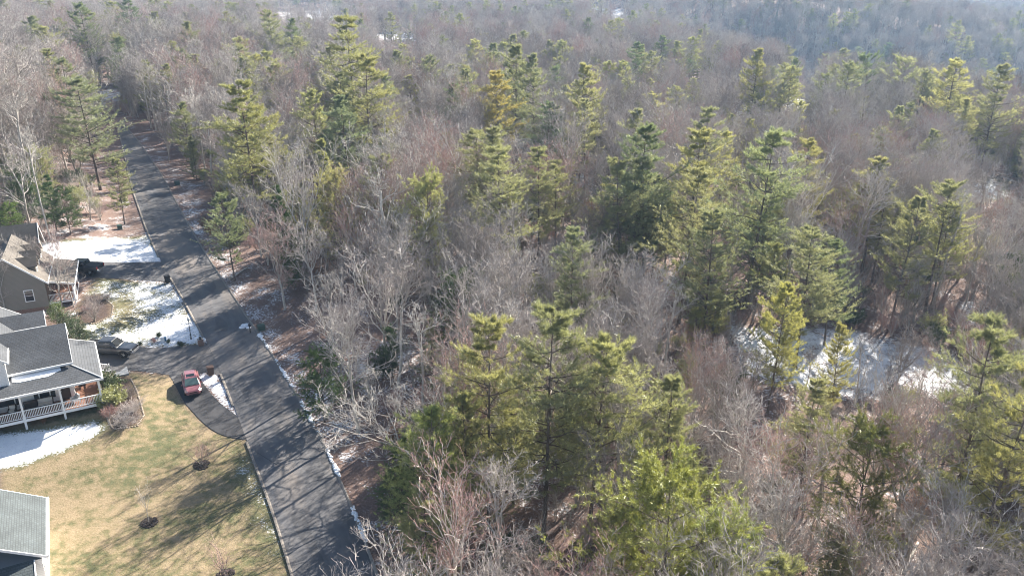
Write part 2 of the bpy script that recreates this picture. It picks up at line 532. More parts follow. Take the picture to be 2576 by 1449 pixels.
ground = g.obj('ground', M['ground'], smooth=True)
for nm, arr in (('lawn', a_lawn), ('snow', a_snow), ('bed', a_bed)):
    at_ = ground.data.attributes.new(nm, 'FLOAT', 'POINT'); at_.data.foreach_set('value', arr.astype(np.float32))
tag(ground, 'brown leaf litter, tan lawn and patchy snow over the wooded slope', kind='structure')

# ---- road, kerbs, driveways
def asphalt(name, base, warm, lanes=True):
    t = NT(name)
    p = t.pos()
    mp = t.n('ShaderNodeMapping'); t.l(p, mp.inputs[0]); mp.inputs['Rotation'].default_value = (0, 0, -YAW)
    q = mp.outputs[0]
    fine = t.noise(p, 14, 3, .6); mid = t.noise(p, .45, 5, .62); streak = t.noise(t.scaled(q, (1.0, .07, 1)), 1.1, 4, .6); big = t.noise(t.scaled(q, (.5, .10, 1)), .5, 3, .6)
    c = t.ramp(mid, [(.3, tuple(k * .86 for k in base)), (.7, tuple(k * 1.14 for k in base))])
    c = t.mix(t.ramp(streak, [(.40, 0.0), (.68, .75)]), c, tuple(k * 1.35 for k in base))
    c = t.mix(t.ramp(big, [(.47, 0.0), (.62, .75)]), c, warm)
    c = t.mix(t.ramp(t.noise(t.scaled(q, (1.3, .35, 1)), .33, 2, .4), [(.60, 0.0), (.615, .45)]), c, tuple(k * .62 for k in base))
    c = t.mix(t.ramp(fine, [(.35, .15), (.65, 0.0)]), c, (.04, .04, .042))
    v = t.n('ShaderNodeTexVoronoi', feature='DISTANCE_TO_EDGE'); t.l(t.mix(.10, p, t.noise(p, .8, 4, .6, 'Color')), v.inputs['Vector']); v.inputs['Scale'].default_value = .16
    cr = t.math('MULTIPLY', t.ramp(v.outputs['Distance'], [(.002, .9), (.007, 0.0)]), t.ramp(t.noise(p, .09, 3), [(.52, 0.0), (.60, .8)]))
    c = t.mix(cr, c, (.022, .021, .021))
    return t.done(t.principled(c, .85, .25, bump=fine, bstr=.12, bdist=.02))
M['asphalt'] = asphalt('worn_asphalt', (.125, .122, .124), (.23, .20, .175))
M['asphalt_drive'] = asphalt('driveway_asphalt', (.105, .103, .106), (.15, .137, .128))
M['concrete'] = plain('weathered_concrete', (.24, .215, .19), .9, .15, .18, 1.5)
M['snow'] = plain('old_snow', (.80, .82, .85), .8, .2, .06, 3)

def strip(name, left, right, zoff, cross, mat, skirt=.12):
    a = Acc(); n = len(left)
    ks = np.linspace(0, 1, cross + 1)
    P = left[:, None] * (1 - ks)[None, :, None] + right[:, None] * ks[None, :, None]
    Z = terrain(P[..., 0], P[..., 1]) + zoff + .05 * (1 - (2 * ks - 1) ** 2)[None]
    V = np.concatenate((P, Z[..., None]), -1)
    i = np.arange(n * (cross + 1)).reshape(n, cross + 1)
    a.add(V.reshape(-1, 3), np.stack((i[:-1, :-1], i[:-1, 1:], i[1:, 1:], i[1:, :-1]), -1).reshape(-1, 4))
    return a.obj(name, mat, smooth=True)
road = strip('road', rl, rr, .05, 10, M['asphalt'])
tag(road, 'worn grey asphalt lane climbing past the houses beside the wood', kind='structure')

def side_band(line, w0, w1, sign):
    d = np.gradient(line, axis=0); d /= np.hypot(d[:, 0], d[:, 1])[:, None]
    nrm = np.stack((d[:, 1], -d[:, 0]), 1) * sign
    return line + nrm * w0, line + nrm * w1
def kerb(line, sign, name, skip=None):
    a = Acc()
    i0, i1 = side_band(line, -.05, -.05, sign)[0], side_band(line, .20, .20, sign)[0]
    Z0 = terrain(i0[:, 0], i0[:, 1]); Z1 = terrain(i1[:, 0], i1[:, 1])
    prof = [(0, .02), (0.02, .075), (.55, .14), (1, .14), (1, -.1)]
    V = np.stack([np.column_stack((i0 * (1 - k) + i1 * k, Z0 * (1 - k) + Z1 * k + h)) for k, h in prof], 1)
    n, m = V.shape[:2]
    ii = np.arange(n * m).reshape(n, m)
    f = np.stack((ii[:-1, :-1], ii[:-1, 1:], ii[1:, 1:], ii[1:, :-1]), -1)
    if skip is not None:
        keep = [k for k in range(n - 1) if not skip(*line[k])]
        f = f[keep]
    a.add(V.reshape(-1, 3), f.reshape(-1, 4))
    o = a.obj(name, M['concrete'])
    return tag(o, kind='structure')
k1 = kerb(rr, 1, 'kerb'); k1['label'] = 'low concrete kerb on the wooded side of the road'
dA, dB = DRIVE_A, DRIVE_B
k2 = kerb(rl, -1, 'kerb', lambda x, y: sdf(np.array([x]), np.array([y]), dA)[0] > -.5 or sdf(np.array([x]), np.array([y]), dB)[0] > -.5)
k2['label'] = 'low concrete kerb along the lawn side of the road'

def sheet(name, poly, zoff, cell, mat):
    bm = bmesh.new()
    vs = [bm.verts.new((x, y, 0)) for x, y in poly]
    f = bm.faces.new(vs)
    bmesh.ops.triangulate(bm, faces=[f])
    xs = [p[0] for p in poly]; ys = [p[1] for p in poly]
    for ax, lo, hi in ((0, min(xs), max(xs)), (1, min(ys), max(ys))):
        c = lo + cell
        while c < hi:
            nrm = (1, 0, 0) if ax == 0 else (0, 1, 0)
            co = (c, 0, 0) if ax == 0 else (0, c, 0)
            bmesh.ops.bisect_plane(bm, geom=bm.verts[:] + bm.edges[:] + bm.faces[:], plane_co=co, plane_no=nrm)
            c += cell
    for v in bm.verts:
        v.co.z = gz(v.co.x, v.co.y) + zoff
    bmesh.ops.recalc_face_normals(bm, faces=bm.faces[:])
    me = bpy.data.meshes.new(name); bm.to_mesh(me); bm.free()
    if me.polygons and me.polygons[0].normal.z < 0: me.flip_normals()
    for p in me.polygons: p.use_smooth = True
    me.materials.append(mat)
    o = bpy.data.objects.new(name, me); COL.objects.link(o)
    return tag(o, kind='structure')
def smooth_poly(p, n=2):
    p = np.array(p)
    for _ in range(n):
        q = np.roll(p, -1, 0); p = np.stack((.75 * p + .25 * q, .25 * p + .75 * q), 1).reshape(-1, 2)
    return [tuple(a) for a in p]
d1 = sheet('driveway', smooth_poly(DRIVE_A, 1), .036, 1.2, M['asphalt_drive']); d1['label'] = 'asphalt driveway under the black pickup truck'
d2 = sheet('driveway', smooth_poly(DRIVE_B, 1), .036, 1.2, M['asphalt_drive']); d2['label'] = 'asphalt driveway with a curved spur around a snowy island'

SPUR = vpoly([(428, 944), (462, 1012), (478, 1028), (505, 1059), (539, 1086), (578, 1101), (621, 1106.5), (628, 1101), (606, 1059), (589, 1040), (570, 1028), (539, 1001), (512, 966), (497, 942)])
d3 = sheet('driveway', smooth_poly(SPUR, 1), .050, 1.2, asphalt('fresh_dark_asphalt', (.055, .054, .057), (.07, .066, .062))); d3['label'] = 'dark curved driveway spur running down beside the lawn'
# snow left along the wooded-side kerb: lumps, broken up
def kerb_snow():
    a = Acc(); rng = np.random.default_rng(3)
    i0, i1 = side_band(rr, .02, .42, 1)
    n = len(rr)
    fine = 14
    for k in range(2, n - 1):
        x, y = rr[k]
        vx, vy, dp = project(x, y, gz(x, y))
        if vy < 845 or vy > 1500: continue
        amt = 1.0 if vy > 860 else .5
        for j in range(fine):
            t_ = (j + rng.random()) / fine
            patchy = math.sin(k * .8 + t_ * .8) + .6 * math.sin(k * 2.3 + t_ * 2.3) + .5 * rng.random()
            if patchy < .1: continue
            p = rr[k] * (1 - t_) + rr[min(k + 1, n - 1)] * t_
            q = i1[k] * (1 - t_) + i1[min(k + 1, n - 1)] * t_
            o = p + (q - p) * rng.uniform(.0, .7)
            s = rng.uniform(.04, .15) * (.6 + .6 * max(0, patchy))
            a.ball((o[0], o[1], gz(*o) + .12), (s * 1.2, s * 1.2, s * .55), 0, 7, 4, .35, rng)
    o = a.obj('snow', M['snow'], smooth=True)
    tag(o, 'thin broken line of old snow lying along the kerb', kind='stuff')
kerb_snow()
# ---------------------------------------------------------------- houses
def shingle(name, base, row=.16):
    t = NT(name)
    c = t.coord()
    sx = t.n('ShaderNodeSeparateXYZ'); t.l(c, sx.inputs[0])
    cx = t.n('ShaderNodeCombineXYZ')
    nn = t.n('ShaderNodeSeparateXYZ'); t.l(t.coord('Normal'), nn.inputs[0])
    k = t.math('GREATER_THAN', t.math('ABSOLUTE', nn.outputs[0]), t.math('ABSOLUTE', nn.outputs[1]))
    t.l(t.math('ADD', t.math('MULTIPLY', sx.outputs[0], t.math('SUBTRACT', 1.0, k)), t.math('MULTIPLY', sx.outputs[1], k)), cx.inputs[0]); t.l(t.math('MULTIPLY', sx.outputs[2], 1.7), cx.inputs[1])
    b = t.n('ShaderNodeTexBrick'); t.l(cx.outputs[0], b.inputs['Vector'])
    b.inputs['Color1'].default_value = (*[k * .88 for k in base], 1); b.inputs['Color2'].default_value = (*[k * 1.12 for k in base], 1)
    b.inputs['Mortar'].default_value = (*[k * .6 for k in base], 1)
    b.inputs['Scale'].default_value = 1.0; b.inputs['Mortar Size'].default_value = .018; b.inputs['Brick Width'].default_value = .30; b.inputs['Row Height'].default_value = row
    nz = t.ramp(t.noise(c, .5, 4, .6), [(.3, .8), (.7, 1.2)])
    col = t.mix(1.0, b.outputs[0], nz, 'MULTIPLY')
    return t.done(t.principled(col, .75, .35, bump=b.outputs['Fac'], bstr=.4, bdist=-.02))
def siding(name, col, row=.16):
    t = NT(name)
    c = t.coord()
    sx = t.n('ShaderNodeSeparateXYZ'); t.l(c, sx.inputs[0])
    fr = t.math('FRACT', t.math('MULTIPLY', sx.outputs[2], 1 / row))
    k = t.ramp(fr, [(0, .55), (.14, .96), (1, 1.0)])
    nz = t.ramp(t.noise(c, .7, 4), [(.3, .92), (.7, 1.03)])
    return t.done(t.principled(t.mix(1.0, t.mix(1.0, col, k, 'MULTIPLY'), nz, 'MULTIPLY'), .6, .3, bump=fr, bstr=.3, bdist=.02))
def brick(name, c1, c2):
    t = NT(name); c = t.coord()
    sx = t.n('ShaderNodeSeparateXYZ'); t.l(c, sx.inputs[0]); cx = t.n('ShaderNodeCombineXYZ')
    t.l(t.math('ADD', sx.outputs[0], sx.outputs[1]), cx.inputs[0]); t.l(sx.outputs[2], cx.inputs[1])
    b = t.n('ShaderNodeTexBrick'); t.l(cx.outputs[0], b.inputs['Vector']); b.inputs['Scale'].default_value = 1; b.inputs['Brick Width'].default_value = .22; b.inputs['Row Height'].default_value = .075; b.inputs['Mortar Size'].default_value = .008
    b.inputs['Color1'].default_value = (*c1, 1); b.inputs['Color2'].default_value = (*c2, 1); b.inputs['Mortar'].default_value = (.35, .32, .29, 1)
    return t.done(t.principled(b.outputs[0], .9, .2))
M['shingle'] = shingle('charcoal_shingle', (.085, .09, .098))
M['shingle_tan'] = shingle('brown_grey_shingle', (.135, .118, .10))
M['shingle_c'] = shingle('slate_green_shingle', (.078, .092, .095))
M['white_siding'] = siding('white_siding', (.80, .80, .80))
M['tan_siding'] = siding('grey_tan_siding', (.25, .228, .195))
M['white_trim'] = plain('white_trim', (.80, .80, .79), .5, .4, .03)
M['brick'] = brick('red_brown_brick', (.16, .075, .05), (.22, .11, .075))
M['deck'] = plain('red_brown_deck_boards', (.19, .095, .062), .6, .3, .2, 4)
M['shutter'] = plain('black_shutter', (.025, .027, .032), .5, .4, .1)
M['door_dark'] = plain('dark_door', (.06, .045, .04), .5, .4, .1)
t = NT('window_glass'); M['glass'] = t.done(t.principled((.025, .03, .038), .06, .8))
M['wicker'] = plain('dark_wicker', (.05, .04, .035), .8, .2, .3, 20)
M['cushion'] = plain('pale_cushion', (.62, .60, .56), .9, .1, .1, 6)
M['flag_stone'] = plain('grey_slate_slab', (.30, .31, .32), .9, .2, .2, 2)

def part(name, mat, parent, fn, label=None, smooth=False):
    a = Acc(); fn(a); o = a.obj(name, mat, parent, smooth)
    if label: o['label'] = label
    return o

def window(parent, x0, x1, z0, z1, y, face='-y', shutters=False, name='window'):
    """a window on a wall plane: face -y (y = plane) or +x (y is the x of the plane, x0..x1 run along local y)"""
    def B(a, u0, u1, d0, d1, w0, w1):
        if face == '-y': a.box(u0, u1, y - d1, y - d0, w0, w1)
        else: a.box(y + d0, y + d1, u0, u1, w0, w1)
    f = Acc()
    B(f, x0 - .09, x0, -.02, .06, z0 - .09, z1 + .09); B(f, x1, x1 + .09, -.02, .06, z0 - .09, z1 + .09)
    B(f, x0, x1, -.02, .06, z0 - .09, z0); B(f, x0, x1, -.02, .06, z1, z1 + .09)
    B(f, x0, x1, -.02, .045, (z0 + z1) / 2 - .025, (z0 + z1) / 2 + .025)
    w = f.obj(name, M['white_trim'], parent)
    p = Acc(); B(p, x0, x1, -.02, .02, z0, z1); p.obj('pane', M['glass'], w)
    if shutters:
        for a0, a1 in ((x0 - .52, x0 - .12), (x1 + .12, x1 + .52)):
            s = Acc(); B(s, a0, a1, -.02, .05, z0 - .05, z1 + .05); s.obj('shutter', M['shutter'], parent)

def gable_roof(a, x0, x1, yc, half, ze, zr, t=.16, axis='x'):
    """two slopes; the ridge runs along axis from x0 to x1 at yc"""
    for s in (-1, 1):
        q = [(x0, yc + s * half, ze), (x1, yc + s * half, ze), (x1, yc, zr), (x0, yc, zr)]
        if axis == 'y': q = [(b, a_, c) for a_, b, c in q]
        if (s == 1) != (axis == 'y'): q = q[::-1]
        a.slab(q, t)
def gable_trim(a, x0, x1, yc, half, ze, zr, axis='x', ends=(True, True), w=.06, h=.22):
    for e, x in ((0, x0), (1, x1)):
        if not ends[e]: continue
        d = -w if e == 0 else w
        for s in (-1, 1):
            p = [(x, yc + s * half, ze - h), (x, yc + s * half, ze + .02), (x, yc, zr + .02), (x, yc, zr - h)]
            if axis == 'y': p = [(b, a_, c) for a_, b, c in p]
            a.prism(p, (d, 0, 0) if axis == 'x' else (0, d, 0))
    for s in (-1, 1):
        y0, y1 = sorted((yc + s * half, yc + s * (half + .09)))
        if axis == 'x': a.box(x0 - w, x1 + w, y0, y1, ze - h, ze - .01)
        else: a.box(y0, y1, x0 - w, x1 + w, ze - h, ze - .01)
def railing(parent, p0, p1, z0, h=.95, name='railing'):
    p0 = np.array(p0, float); p1 = np.array(p1, float); L = np.hypot(*(p1 - p0)); d = (p1 - p0) / L; nrm = np.array((-d[1], d[0]))
    z0 = np.array(z0, float) * np.ones(2)
    r = Acc()
    def bar(s0, s1, za0, za1, hh, w):
        a = p0 + d * s0; b = p0 + d * s1
        q = [(*(a - nrm * w), za0), (*(a + nrm * w), za0), (*(b + nrm * w), za1), (*(b - nrm * w), za1)]
        r.prism(q, (0, 0, hh))
    bar(0, L, z0[0] + h - .06, z0[1] + h - .06, .07, .05); bar(0, L, z0[0] + .08, z0[1] + .08, .06, .03)
    o = r.obj(name, M['white_trim'], parent)
    b = Acc(); n = max(2, int(L / .145))
    for k in range(n):
        s = (k + .5) * L / n; c = p0 + d * s; z = z0[0] + (z0[1] - z0[0]) * s / L
        b.box(c[0] - .022, c[0] + .022, c[1] - .022, c[1] + .022, z + .13, z + h - .06)
    b.obj('balusters', M['white_trim'], o)

# ---- the white farmhouse with the porch
HA0 = np.array((-42.8, 75.2)); ZA = 2.1
HA = empty('farmhouse', (HA0[0], HA0[1], ZA), YAW, 'white farmhouse with charcoal shingle roofs and a wraparound railed porch', 'house')
def loc2w(o0, x, y):
    return o0 + W2 * x + U2 * y
part('foundation', M['brick'], HA, lambda a: (a.box(-17.5, -2.43, 2.63, 9.87, -1.6, 1.33), a.box(-13.3, -5.3, 9.87, 16.9, -1.6, 1.33)))
def f(a):
    a.box(-17.5, -2.4, 2.6, 9.9, 1.33, 5.62)
    a.prism([(-2.4, 2.6, 5.62), (-2.4, 9.9, 5.62), (-2.4, 6.25, 8.22)], (-15.1, 0, 0))
    a.box(-13.5, -5.7, 9.9, 16.4, 1.33, 5.6)
    a.prism([(-13.5, 16.4, 5.6), (-5.7, 16.4, 5.6), (-9.6, 16.4, 8.35)], (0, -9, 0))
part('wall', M['white_siding'], HA, f)
def f(a):
    a.prism([(-14.6, 1.3, 4.6), (-7.9, 1.3, 4.6), (-7.9, 1.3, 7.5), (-11.25, 1.3, 9.95), (-14.6, 1.3, 7.5)], (0, 4.6, 0))
part('front_gable_wall', M['white_siding'], HA, f)
part('main_roof', M['shingle'], HA, lambda a: gable_roof(a, -17.8, -2.05, 6.25, 4.1, 5.72, 8.55))
part('rear_roof', M['shingle'], HA, lambda a: gable_roof(a, 6.3, 16.8, -9.6, 4.3, 5.7, 8.65, axis='y'))
part('front_gable_roof', M['shingle'], HA, lambda a: gable_roof(a, 1.0, 6.8, -11.25, 3.75, 7.52, 10.26, axis='y'))
def f(a):
    a.box(-7.9, -4.3, 11.1, 14.0, 1.33, 6.85)
    a.prism([(-4.3, 11.1, 6.85), (-4.3, 14.0, 6.85), (-4.3, 12.55, 7.8)], (-3.6, 0, 0))
part('side_gable_wall', M['white_siding'], HA, f)
part('side_gable_roof', M['shingle'], HA, lambda a: gable_roof(a, -9.0, -4.0, 12.55, 1.75, 6.9, 8.05))
def f(a):
    gable_trim(a, -17.8, -2.05, 6.25, 4.1, 5.72, 8.55, 'x', (False, True))
    gable_trim(a, 6.3, 16.8, -9.6, 4.3, 5.7, 8.65, 'y', (False, True))
    gable_trim(a, 1.0, 6.8, -11.25, 3.75, 7.52, 10.26, 'y', (True, False))
    gable_trim(a, -9.0, -4.0, 12.55, 1.75, 6.9, 8.05, 'x', (False, True))
    a.box(-7.98, -7.80, 1.22, 1.4, 4.9, 7.35)
    a.box(-2.5, -2.3, 2.5, 2.68, 5.2, 5.6)
part('trim', M['white_trim'], HA, f)
def f(a):
    a.slab([(-17.8, -.35, 4.42), (.35, -.35, 4.42), (-2.36, 2.55, 5.40), (-17.8, 2.55, 5.40)], .12)
    a.slab([(.35, -.35, 4.42), (.35, 9.5, 4.42), (-2.36, 9.5, 5.40), (-2.36, 2.55, 5.40)], .12)
part('porch_roof', M['shingle'], HA, f)
def f(a):
    a.box(-17.8, .47, -.47, -.355, 4.20, 4.41); a.box(.355, .47, -.355, 9.5, 4.20, 4.41)
    a.box(-17.8, 0.1, .0, .16, 4.05, 4.30); a.box(-.06, .1, .16, 9.3, 4.05, 4.30)
    a.prism([(.36, 9.5, 4.2), (.36, 9.5, 4.44), (-2.36, 9.5, 5.42), (-2.36, 9.5, 5.18)], (0, .08, 0))
    a.tube([(.38, -.38, 4.45), (-2.36, 2.55, 5.43)], .06, 5)
part('porch_fascia', M['white_trim'], HA, f)
part('porch_ceiling', M['white_trim'], HA, lambda a: (a.box(-17.8, -.07, .17, 2.58, 4.12, 4.18), a.box(-2.38, -.07, 2.58, 9.3, 4.12, 4.18)))
part('porch_floor', M['deck'], HA, lambda a: (a.box(-17.8, .02, .02, 2.62, 1.38, 1.50), a.box(-2.39, .02, 2.62, 9.3, 1.38, 1.50)))
part('porch_rim', M['white_trim'], HA, lambda a: (a.box(-17.8, .08, -.04, .018, 1.20, 1.49), a.box(.022, .08, .018, 9.3, 1.20, 1.49)))
for x, y in ((-.08, .1), (-3.65, .1), (-7.2, .1), (-10.7, .1), (-14.2, .1), (-.05, 2.7), (-.05, 6.2), (-.05, 9.1)):
    wx, wy = loc2w(HA0, x, y)
    zb = gz(wx, wy) - ZA - .1
    def f(a):
        a.box(x - .09, x + .09, y - .09, y + .09, 1.50, 4.06); a.box(x - .13, x + .13, y - .13, y + .13, 1.50, 1.72); a.box(x - .13, x + .13, y - .13, y + .13, 3.92, 4.05)
        a.box(x - .10, x + .10, y - .06 + .02, y + .14, zb, 1.38)
    part('porch_post', M['white_trim'], HA, f)
for a0, a1 in ((-3.55, -.18), (-7.1, -3.75), (-10.6, -7.3), (-14.1, -10.8), (-17.6, -14.3)):
    railing(HA, (a0, .08), (a1, .08), 1.5)
railing(HA, (-.05, .2), (-.05, 2.6), 1.5); railing(HA, (-.05, 2.8), (-.05, 6.1), 1.5)
for x0, x1 in ((-5.6, -4.7), (-9.4, -7.9), (-15.5, -14.3)):
    window(HA, x0, x1, 2.1, 3.75, 2.6, '-y', x0 > -14)
window(HA, -12.3, -11.3, 2.0, 3.75, 2.6, '-y')
window(HA, -11.9, -10.6, 6.4, 7.8, 1.3, '-y')
window(HA, 3.6, 4.6, 2.1, 3.7, -2.4, '+x', True); window(HA, 7.2, 8.2, 2.1, 3.7, -2.4, '+x', True)
def f(a): a.box(-3.7, -2.8, 2.55, 2.63, 1.52, 3.6)
dr = part('door', M['door_dark'], HA, f); part('handle', M['white_trim'], dr, lambda a: a.ball((-3.62, 2.52, 2.5), .04))
# the stair down from the side porch
def f(a):
    for k in range(3):
        a.box(.085 + k * .30, .385 + k * .30, 6.4, 8.1, -.3, 1.5 - (k + 1) * .17)
part('stair', M['white_trim'], HA, f)
for yy in (6.35, 8.15):
    railing(HA, (.1, yy), (1.25, yy), (1.45, .95), .95, 'stair_railing')
    part('newel', M['white_trim'], HA, lambda a: a.box(1.25, 1.38, yy - .065, yy + .065, -.3, 2.0))
def porch_z(y): return 4.42 + (y + .35) * (5.40 - 4.42) / 2.9
def f(a):
    rg = np.random.default_rng(5); xs = np.linspace(-7.6, -3.2, 23)
    lo = 1.35 + .10 * np.cumsum(rg.normal(0, .5, 23)) * .3 + .55 * ss(-4.6, -3.2, xs) + .2 * ss(-7.0, -7.6, xs)
    for k in range(22):
        q = [(xs[k], lo[k]), (xs[k + 1], lo[k + 1]), (xs[k + 1], 2.36), (xs[k], 2.36)]
        a.slab([tuple((*loc2w(HA0, x, y), porch_z(y) + .05 + ZA)) for x, y in q], .045)
sn = part('snow', M['snow'], None, f)
tag(sn, 'strip of snow lying in the shade at the top of the porch roof', 'snow', kind='thing')
# slab at the foot of the steps
p = loc2w(HA0, 2.35, 7.6)
w = empty('stepping_slab', (p[0], p[1], gz(*p)), YAW, 'pale stone landing slab between the porch steps and the driveway', 'paving slab')
part('slab', M['flag_stone'], w, lambda a: a.box(-.75, .75, -1.0, 1.0, -.25, .05))

# ---- porch furniture
def chair(x, y, rz, label, cush, wide=.72):
    p = loc2w(HA0, x, y); o = empty('porch_chair', (p[0], p[1], ZA + 1.5), YAW + rz, label, 'chair', 'seats on the farmhouse porch')
    h = wide / 2
    part('frame', M['wicker'] if cush != 'white' else M['white_trim'], o, lambda a: (a.box(-h, h, -.33, .33, .30, .40), a.box(-h, -h + .08, -.33, .36, .40, .62), a.box(h - .08, h, -.33, .36, .40, .62), a.box(-h, h, .30, .39, .32, .95)))
    for sx in (-h + .05, h - .05):
        for sy in (-.27, .30):
            part('leg', M['wicker'] if cush != 'white' else M['white_trim'], o, lambda a: a.box(sx - .035, sx + .035, sy - .035, sy + .035, 0, .31))
    part('cushion', M['cushion'], o, lambda a: (a.box(-h + .09, h - .09, -.30, .28, .402, .50), a.prism([(-h + .1, .28, .5), (h - .1, .28, .5), (h - .1, .20, .5), (-h + .1, .20, .5)], (0, .03, .38))))
chair(-9.8, 1.7, .1, 'dark wicker chair with pale cushion before the left porch window', 'p')
chair(-8.2, 1.75, -.2, 'dark wicker chair with pale cushion near the middle porch window', 'p')
chair(-5.2, 1.8, 0, 'wide dark wicker settee with pale cushions under the shuttered window', 'p', 1.5)
chair(-2.5, 1.2, -1.2, 'white armchair near the corner of the porch', 'white', .8)
chair(-1.7, 4.6, -1.57, 'pale cushioned wicker chair on the side porch', 'p', .8)
p = loc2w(HA0, -6.5, 2.0); o = empty('porch_cabinet', (p[0], p[1], ZA + 1.5), YAW, 'low dark cabinet against the porch wall', 'cabinet')
part('body', M['wicker'], o, lambda a: a.box(-.6, .6, -.25, .25, .08, .82)); part('top', M['door_dark'], o, lambda a: a.box(-.64, .64, -.29, .29, .82, .87))
for sx in (-.5, .5): part('leg', M['wicker'], o, lambda a: a.box(sx - .04, sx + .04, -.2, .2, 0, .08))
p = loc2w(HA0, -3.6, .95); o = empty('porch_table', (p[0], p[1], ZA + 1.5), YAW, 'small round dark table between the porch seats', 'table')
part('top', M['wicker'], o, lambda a: a.tube([(0, 0, .50), (0, 0, .54)], .38, 14)); part('leg', M['wicker'], o, lambda a: a.tube([(0, 0, 0), (0, 0, .5)], .06, 8))

# ---- the tan house behind it
b = at(126.5, 778); HB0 = b[:2]; ZB = b[2]
HB = empty('tan_house', b, YAW - .10, 'grey-tan house with brown shingle roof, dormers and a small white-railed porch', 'house')
part('foundation', M['brick'], HB, lambda a: a.box(-7.75, -.05, .05, 9.95, -1.5, .45))
def f(a):
    a.box(-7.8, 0, 0, 10, .45, 3.9)
    a.prism([(-7.8, 0, 3.9), (0, 0, 3.9), (-3.9, 0, 7.35)], (0, 10, 0))
    a.box(-12, -1.5, 10, 16.5, -1.0, 4.2); a.prism([(-1.5, 10, 4.2), (-1.5, 16.5, 4.2), (-1.5, 13.25, 7.6)], (-10.5, 0, 0))
part('wall', M['tan_siding'], HB, f)
part('main_roof', M['shingle_tan'], HB, lambda a: gable_roof(a, -.35, 10.3, -3.9, 4.3, 3.75, 7.55, axis='y'))
part('cross_roof', M['shingle_tan'], HB, lambda a: gable_roof(a, -12.4, -1.1, 13.25, 3.7, 4.1, 7.95))
def f(a):
    gable_trim(a, -.35, 10.3, -3.9, 4.3, 3.75, 7.55, 'y', (True, False)); gable_trim(a, -12.4, -1.1, 13.25, 3.7, 4.1, 7.95, 'x', (False, True))
part('trim', M['white_trim'], HB, f)
for yc in (2.0, 4.8, 7.6):
    d = part('dormer', M['tan_siding'], HB, lambda a: (a.box(-3.2, -.75, yc - .8, yc + .8, 4.6, 5.75), a.prism([(-.75, yc - .8, 5.75), (-.75, yc + .8, 5.75), (-.75, yc, 6.5)], (-2.4, 0, 0))))
    part('dormer_roof', M['shingle_tan'], d, lambda a: gable_roof(a, -3.7, -.5, yc, 1.05, 5.65, 6.68, .1))
    window(d, yc - .4, yc + .4, 4.75, 5.65, -.75, '+x', name='dormer_window')
window(HB, -6.4, -5.4, 1.5, 2.9, 0, '-y'); window(HB, -2.4, -1.5, 1.5, 2.9, 0, '-y'); window(HB, 3.0, 4.0, 1.6, 2.9, 0, '+x'); window(HB, 6.4, 7.4, 1.6, 2.9, 0, '+x')
part('porch_roof', M['shingle_tan'], HB, lambda a: a.slab([(3.3, .3, 3.0), (3.3, 9.6, 3.0), (.32, 9.6, 3.72), (.32, .3, 3.72)], .14))
part('porch_fascia', M['white_trim'], HB, lambda a: (a.box(3.3, 3.4, .22, 9.68, 2.80, 3.0), a.prism([(3.3, .3, 2.8), (3.3, .3, 3.02), (.3, .3, 3.74), (.3, .3, 3.5)], (0, -.08, 0))))
part('porch_floor', M['deck'], HB, lambda a: a.box(.02, 3.1, .4, 9.4, .72, .85)); part('porch_rim', M['white_trim'], HB, lambda a: (a.box(.02, 3.16, .33, .397, .55, .84), a.box(3.103, 3.16, .397, 9.4, .55, .84)))
for x, y in ((2.98, .5), (2.98, 3.6), (2.98, 6.6), (2.98, 9.2)):
    part('porch_post', M['white_trim'], HB, lambda a: (a.box(x - .08, x + .08, y - .08, y + .08, .85, 2.85), a.box(x - .07, x + .07, y - .07, y + .07, -1.2, .72)))
railing(HB, (.1, .45), (2.9, .45), .85); railing(HB, (3.0, .6), (3.0, 3.5), .85); railing(HB, (3.0, 6.7), (3.0, 9.1), .85)

# ---- the roof at the bottom left corner
HC0 = np.array((-36.3, 51.5)); ZC = gz(*HC0)
HC = empty('corner_house', (HC0[0], HC0[1], ZC), YAW - .03, 'house at the bottom left corner showing a slate-green shingle roof and gutter', 'house')
part('wall', M['white_siding'], HC, lambda a: (a.box(-9, -.35, .2, 8.1, -1, 3.2), a.box(-9.5, -1.2, -4.2, .2, -1, 2.2)))
part('main_roof', M['shingle_c'], HC, lambda a: gable_roof(a, 0, 8.35, -5.2, 5.2, 3.5, 6.6, axis='y'))
part('lower_roof', M['shingle_c'], HC, lambda a: a.slab([(-9.6, -4.6, 1.55), (-.85, -4.6, 1.55), (-.85, -.02, 3.45), (-9.6, -.02, 3.45)], .15))
part('trim', M['white_trim'], HC, lambda a: (gable_trim(a, 0, 8.35, -5.2, 5.2, 3.5, 6.6, 'y'), a.prism([(-.84, -4.6, 1.3), (-.84, -4.6, 1.57), (-.84, -.09, 3.47), (-.84, -.09, 3.2)], (.07, 0, 0))))
def f(a):
    a.box(.10, .22, -.05, 8.4, 3.34, 3.49); a.box(.10, .13, -.05, 8.4, 3.49, 3.52); a.box(.2, .23, -.05, 8.4, 3.49, 3.52)
    a.tube([(.12, .1, 3.34), (.05, .08, 3.1), (-.27, .08, 2.85), (-.29, .08, -.3)], .045, 6)
part('gutter', M['white_trim'], HC, f)

